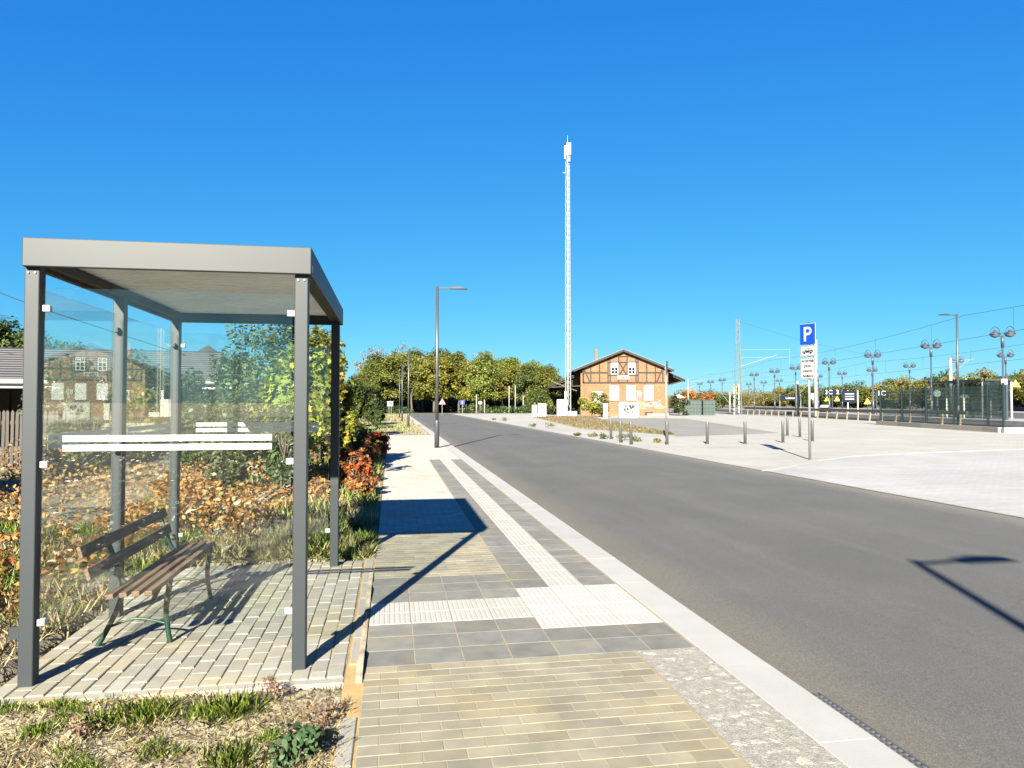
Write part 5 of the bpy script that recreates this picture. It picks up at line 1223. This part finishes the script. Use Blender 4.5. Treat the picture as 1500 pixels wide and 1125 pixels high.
tag(leaves('creeper', P, np.array([0.3, -0.2, 0.6]) + rc.normal(size=(len(P), 3))*0.6, 0.062*rc.uniform(.5, 1.4, len(P)), 'oval', M['lf_orange'], None, rc), 'orange creeper left of the shelter', 'creeper', kind='stuff')

# unseen brambles added behind the viewer to darken what the shelter glass reflects
x = rc.uniform(-13, -1.0, 45000); y = rc.uniform(-14, 1.3, 45000); k_ = (x < -1.6) | (y < -1.5); x, y = x[k_], y[k_]
P = np.stack([x, y, soil_z(x, y) + 0.65*rc.random(len(x))*vnoise(x+30, y+30, 0.8, 63)], 1)
tag(leaves('reflection_brambles', P, np.array([0, 0, 0.7]) + rc.normal(size=(len(P), 3))*0.5, 0.15*rc.uniform(.6, 1.3, len(P)), 'oval', M['lf_dark'], None, rc), 'unseen dark brambles added behind the viewer to dim the glass reflections', 'brambles', kind='stuff')

# grass
def grass(name, label, n, xr, yr, hgt, m_, seed, thr=0.4, sc=1.4, lean=0.5, mask=None, wide=1.0):
    rng = np.random.default_rng(seed); x = rng.uniform(*xr, n*4); y = rng.uniform(*yr, n*4)
    d_ = vnoise(x+80, y+80, sc, seed)*0.6 + vnoise(x+80, y+80, sc*3.3, seed+1)*0.4
    keep = d_ > thr
    keep &= ~((x > -2.2) & (x < -0.15) & (y > 4.24) & (y < 7.44))
    keep &= ~((x > -0.27) & (y < 7.5))
    if mask is not None: keep &= mask(x, y)
    x, y, d_ = x[keep][:n], y[keep][:n], d_[keep][:n]; n = len(x)
    z = np.where(x > -0.157, -0.012, soil_z(np.minimum(x, -0.158), y)) - 0.004
    up = np.stack([rng.normal(0, lean, n), rng.normal(0, lean, n), np.ones(n)], 1); up = unit(up)
    side = unit(np.cross(up, unit(rng.normal(size=(n, 3)))))
    sz = hgt*rng.uniform(0.45, 1.25, n)*(0.6 + 0.8*np.clip((d_-thr)*2.5, 0, 1))
    sv = LT['blade']; LT['blade'] = [(a*wide, b, c) for a, b, c in sv]
    o = leaves(name, np.stack([x, y, z], 1), side, sz, 'blade', m_, None, rng, axis=up); LT['blade'] = sv
    return tag(o, label, 'grass', kind='stuff')
GM = M['gr_green']; DM = M['gr_dry']
grass('grass', 'fresh green grass patches on the soil in front of the pad', 12000, (-3.0, -0.3), (2.7, 4.22), 0.07, GM, 71, 0.58, 2.3, 0.7)
grass('grass', 'low dry grass on the soil in front of the pad', 11000, (-3.2, -0.24), (2.5, 4.22), 0.05, DM, 73, 0.44, 2.6, 1.2)
grass('grass', 'green grass left of the shelter', 18000, (-7, -2.18), (3.6, 9.5), 0.14, GM, 75, 0.42, 0.9, 0.7, wide=.8)
grass('grass', 'dry grass left of the shelter', 24000, (-8, -2.18), (3.6, 10), 0.13, DM, 77, 0.36, 1.0, 0.8, wide=.8)
grass('grass', 'dry grass behind the shelter pad', 15000, (-2.6, -0.2), (7.46, 9.6), 0.12, DM, 79, 0.3, 1.2, 0.8, wide=.8)
grass('grass', 'green grass behind the shelter pad', 12000, (-2.8, -0.2), (7.46, 9.8), 0.12, GM, 81, 0.42, 1.2, 0.7, wide=.8)
grass('grass', 'weedy grass along the pavement edge', 9000, (-3.2, -0.2), (9.4, 36), 0.16, DM, 83, 0.38, 0.7, 0.5, wide=2.2)
grass('grass', 'green weeds along the pavement edge', 14000, (-3.4, -0.25), (9.4, 36), 0.18, GM, 85, 0.36, 0.7, 0.5, wide=2.2)
grass('grass', 'dry grass of the far verge', 9000, (-7, 1.9), (35.6, 100), 0.12, DM, 87, 0.3, 0.4, 0.8, wide=5)
grass('grass', 'green grass of the far verge', 9000, (-8, 1.3), (36, 104), 0.14, GM, 89, 0.42, 0.3, 0.7, wide=5)
rl = np.random.default_rng(33); n = 5200
x = rl.uniform(-3.0, -0.26, n); y = 2.5 + 1.75*rl.random(n); P = np.stack([x, y, soil_z(x, y) + 0.004 + 0.01*rl.random(n)], 1)
tag(leaves('leaf_litter', P, np.array([0, 0, 0.8]) + rl.normal(size=(n, 3))*0.5, rl.uniform(.008, .03, n), 'rhomb', M['litter'], None, rl), 'crumbled dry leaves and straw on the soil', 'leaf litter', kind='stuff')
n = 22000; x = rl.uniform(-3.0, -0.2, n); y = 2.5 + 1.8*rl.random(n); d_ = vnoise(x+20, y+20, 3.1, 91); k_ = d_ > .34; x, y = x[k_], y[k_]; n = len(x)
P = np.stack([x, y, soil_z(x, y) + .002], 1)
tag(leaves('straw', P, np.array([0, 0, 1.0]) + rl.normal(size=(n, 3))*0.35, rl.uniform(.02, .075, n), 'blade', M['gr_dry'], None, rl), 'short dry straw strewn over the soil', 'straw', kind='stuff')
for k, (px, py, s_, lab) in enumerate(((345, 1040, 1.0, 'lush green grass tuft nearest the pad edge'), (300, 1045, .7, 'green grass tuft left of the lushest one'), (225, 1050, .9, 'green grass tuft in the middle of the soil patch'), (150, 1060, .8, 'green grass tuft towards the left post'), (345, 1108, .9, 'yellow green grass tuft near the bottom edge'), (60, 1075, .6, 'small grass tuft below the left post'))):
    dep = 1664/(py-590); x, y = at_px(px, dep); rng = np.random.default_rng(800+k); n = 380
    t = thing('grass_tuft', lab, 'grass tuft', (x, y, float(soil_z(x, y))-.004), 0, 'green grass tufts in front of the shelter')
    r_ = 0.12*s_*rng.random(n)**.7*(1+.5*np.sin(3*np.arange(n))); a = rng.random(n)*6.28; up = unit(np.stack([r_*np.cos(a)*4+rng.normal(0, .5, n), r_*np.sin(a)*4+rng.normal(0, .5, n), np.ones(n)], 1))
    leaves('blades', np.stack([r_*np.cos(a), r_*np.sin(a), -.005*np.ones(n)], 1), unit(np.cross(up, rng.normal(size=(n, 3)))), rng.uniform(.025, .12, n)*s_, 'blade', GM, t, rng, axis=up)
M['lf_weed'] = leafmat('bluish_green_weed', [(0, (0.02, 0.05, 0.015)), (1, (0.07, 0.12, 0.05))], 0.25)
for k, (px, py, s_, m_, lab) in enumerate(((440, 1105, 1.0, 'lf_weed', 'dark green leafy weed near the pavement corner'), (400, 1018, .6, 'litter', 'withered brown weed at the pad edge'), (470, 1055, .7, 'litter', 'reddish dried weed beside the sand strip'), (120, 1085, .7, 'litter', 'withered weed at lower left'))):
    dep = 1664/(py-590); x, y = at_px(px, dep)
    plant('weed', lab, 'weed', (x, y, float(soil_z(x, y))), 0.17*s_, 0.13*s_, 0.01, 230 if k == 0 else 260, 0.038*s_ if k == 0 else .02, 'oval' if k == 0 else 'rhomb', M[m_], 820+k, 9, 0.5, trunk_r=0.003, stems=3, group='weeds in the soil')
# pebbles and crumbs on the soil
pm_ = []
M['pebble'] = mat('pale_pebble', (0.40, 0.36, 0.28), 0.9, 0.25, 20, rand=0.3)
mb = MB(); rb = np.random.default_rng(37)
for k in range(900):
    x, y = rb.uniform(-2.9, -0.27), rb.uniform(2.6, 4.22); s_ = rb.uniform(.003, .011); z = float(soil_z(x, y)); a = rb.uniform(.6, 1.4, 6)*s_
    mb.add([(x+a[0], y, z), (x, y+a[1], z), (x-a[2], y, z), (x, y-a[3], z), (x+rb.normal(0, .2)*s_, y, z+a[4]*.8), (x, y, z-a[5])], [(0,1,4),(1,2,4),(2,3,4),(3,0,4),(1,0,5),(2,1,5),(3,2,5),(0,3,5)])
tag(mb.build('pebbles', M['pebble']), 'small pale pebbles scattered over the soil', 'pebbles', kind='stuff')

# weeds at the right road edge, by the bollards and further on
kk = 0
WL_ = ['weed right behind the farthest roadside bollard', 'leafy weed right of the farthest roadside bollard', 'weed between the middle and nearest roadside bollards', 'low weed left of the three roadside bollards', 'smallest weed farthest left of the roadside bollards', 'larger weed clump on the road edge left of the grass strip', 'smaller weed next to the larger clump on the road edge', 'distant weed clump on the right road edge', 'farthest small weed on the right road edge', 'tiny weed right of the nearest roadside bollard']
for (x, y, s_) in ((9.2, 30.6, .5), (9.9, 29.4, .6), (10.1, 28.4, .45), (9.4, 32.5, .4), (8.95, 33.5, .3), (9.8, 44, .7), (9.3, 46, .5), (9.9, 62, .6), (9.5, 66, .4), (10.6, 27.4, .3)):
    plant('weed', WL_[kk], 'weed', (x, y, -.01), 0.5*s_, 0.6*s_, 0.02, 200, 0.07, 'oval', M['lf_hedge'] if kk % 2 else M['lf_green'], 850+kk, 8, 0.5, trunk_r=0.01, stems=3, group='weeds at the right road edge'); kk += 1
# grass on the sloping strip
rg2 = np.random.default_rng(35); n = 26000; u_ = rg2.random(n); v_ = rg2.random(n)
yv = 34 + 48*u_; xl = np.interp(yv, [33.4, 42.5, 78, 84], [13.9, 11.6, 15.7, 21.5]); xr_ = np.interp(yv, [33.4, 69, 78, 84], [14.0, 20.5, 22.5, 22]); xv = xl + (xr_-xl)*v_
up = unit(np.stack([rg2.normal(0, .6, n), rg2.normal(0, .6, n), np.ones(n)], 1))
tag(leaves('grass', np.stack([xv, yv, -.01*np.ones(n)], 1), unit(np.cross(up, rg2.normal(size=(n, 3)))), rg2.uniform(.06, .2, n), 'blade', M['gr_dry'], None, rg2, axis=up, rnd=np.clip(rg2.random(n)*.7 + .5*(yv < 50), 0, 1)), 'short dry grass on the strip between road and parking bays', 'grass', kind='stuff')
# bushes at the building
plant('yellow_bush', 'yellow and green bush against the brick wall', 'bush', (*at_px(868, 80), 0), 3.0, 1.5, 0.1, 1800, 0.22, 'oval', M['lf_yellow'], 901, 14, 0.4, stems=3, trunk_r=.05)
plant('green_bush', 'green bush beside the white pillar', 'bush', (*at_px(880, 80.5), 0), 2.6, 1.1, 0.1, 1300, 0.2, 'oval', M['lf_green'], 902, 12, 0.4, stems=3, trunk_r=.05)
plant('green_bush', 'dark bush at the right corner of the brick building', 'bush', (*at_px(993, 88), 0), 2.2, 1.5, 0.1, 1500, 0.2, 'oval', M['lf_dark'], 903, 12, 0.4, stems=3, trunk_r=.05)
for k, (px, top, dep, w_) in enumerate(((812, 562, 96, 3.2), (826, 570, 97, 2.5), (800, 566, 98, 3.0), (838, 572, 100, 2.0))):
    plant('green_bush', ('leafy bush left behind the mast cabinet', 'bush behind the radio mast foot', 'bush behind the white gate wall', 'small bush at the side wall of the brick building')[k], 'bush', (*at_px(px, dep), 0), 1.6+(590-top)*dep/1040, w_, 0.1, 2000, 0.3, 'rhomb', M['lf_green'], 905+k, 14, 0.36, stems=3, trunk_r=.06)
# hedge row behind the platforms: individual bushes
hp = [plant('hedge_bush', 'x', 'bush', (0, 0, 0), 4.0, 2.7, 0.1, 3400, 0.27, 'rhomb', m_, 930+k, 20, 0.36, 'bushes behind the far platform', 0.08, stems=3) for k, m_ in enumerate((M['lf_hedge'], M['lf_green'], M['lf_hedge'], M['lf_dark']))]
usedh = set(); hr = np.random.default_rng(44)
for k, t_ in enumerate(np.arange(76, 190, 3.3)):
    v = int(hr.integers(4)); x, y = RW(56 + hr.uniform(-1.4, 2.0), t_*RS); big = 1.3; zs = hr.uniform(.85, 1.2)*big
    lab = 'olive and rust coloured bush behind the far platform, %s from the right' % ORD[k]
    if v not in usedh: usedh.add(v); o = hp[v]; o.location = (x, y, 0.2); o['label'] = lab; o.scale = (big, big, zs); o.rotation_euler = (0, 0, hr.random()*6)
    else: dup(hp[v], (x, y, 0.2), hr.random()*6.28, lab, scale=(big, big, zs))
HD = []
for t_ in np.concatenate([np.arange(30, 74, 4.0), np.arange(186, 420, 5.0)]):
    x, y = RW(56 + hr.uniform(-2, 3), t_*RS); n = 1300; d3 = unit(hr.normal(size=(n, 3)))*(hr.random((n, 1))**0.4); d3[:, 2] = np.abs(d3[:, 2])
    HD.append(np.array([x, y, 0]) + d3*np.array([4.6, 4.6, hr.uniform(4.5, 7)]))
P = np.concatenate(HD)
tag(leaves('far_hedge', P, np.array([0, -.4, .5]) + hr.normal(size=(len(P), 3))*.6, hr.uniform(.3, .55, len(P)), 'rhomb', M['lf_hedge'], None, hr), 'distant mass of bushes along the railway beyond the far platform', 'bushes', kind='stuff')
for k, (px, top, dep, rd, m_, lab) in enumerate(((1018, 570, 150, 5, 'lf_red', 'rust red tree behind the green cages'), (1003, 573, 150, 4.5, 'lf_green', 'green tree right of the brick building'), (1037, 573, 160, 5, 'lf_green', 'green tree beyond the green cages'), (1060, 575, 160, 5, 'lf_dark', 'dark tree left of the lattice mast'), (1440, 546, 118, 2.0, 'lf_red', 'red topped shrub over the far hedge'), (1322, 554, 128, 1.8, 'lf_red', 'small red shrub top over the hedge'))):
    plant('distant_tree', lab, 'tree', (*at_px(px, dep), 0), 1.6+(590-top)*dep/1040, rd, 0.3, 1500, 0.42 if dep > 100 else .25, 'rhomb', M[m_], 960+k, 16, 0.34, trunk_r=.15)
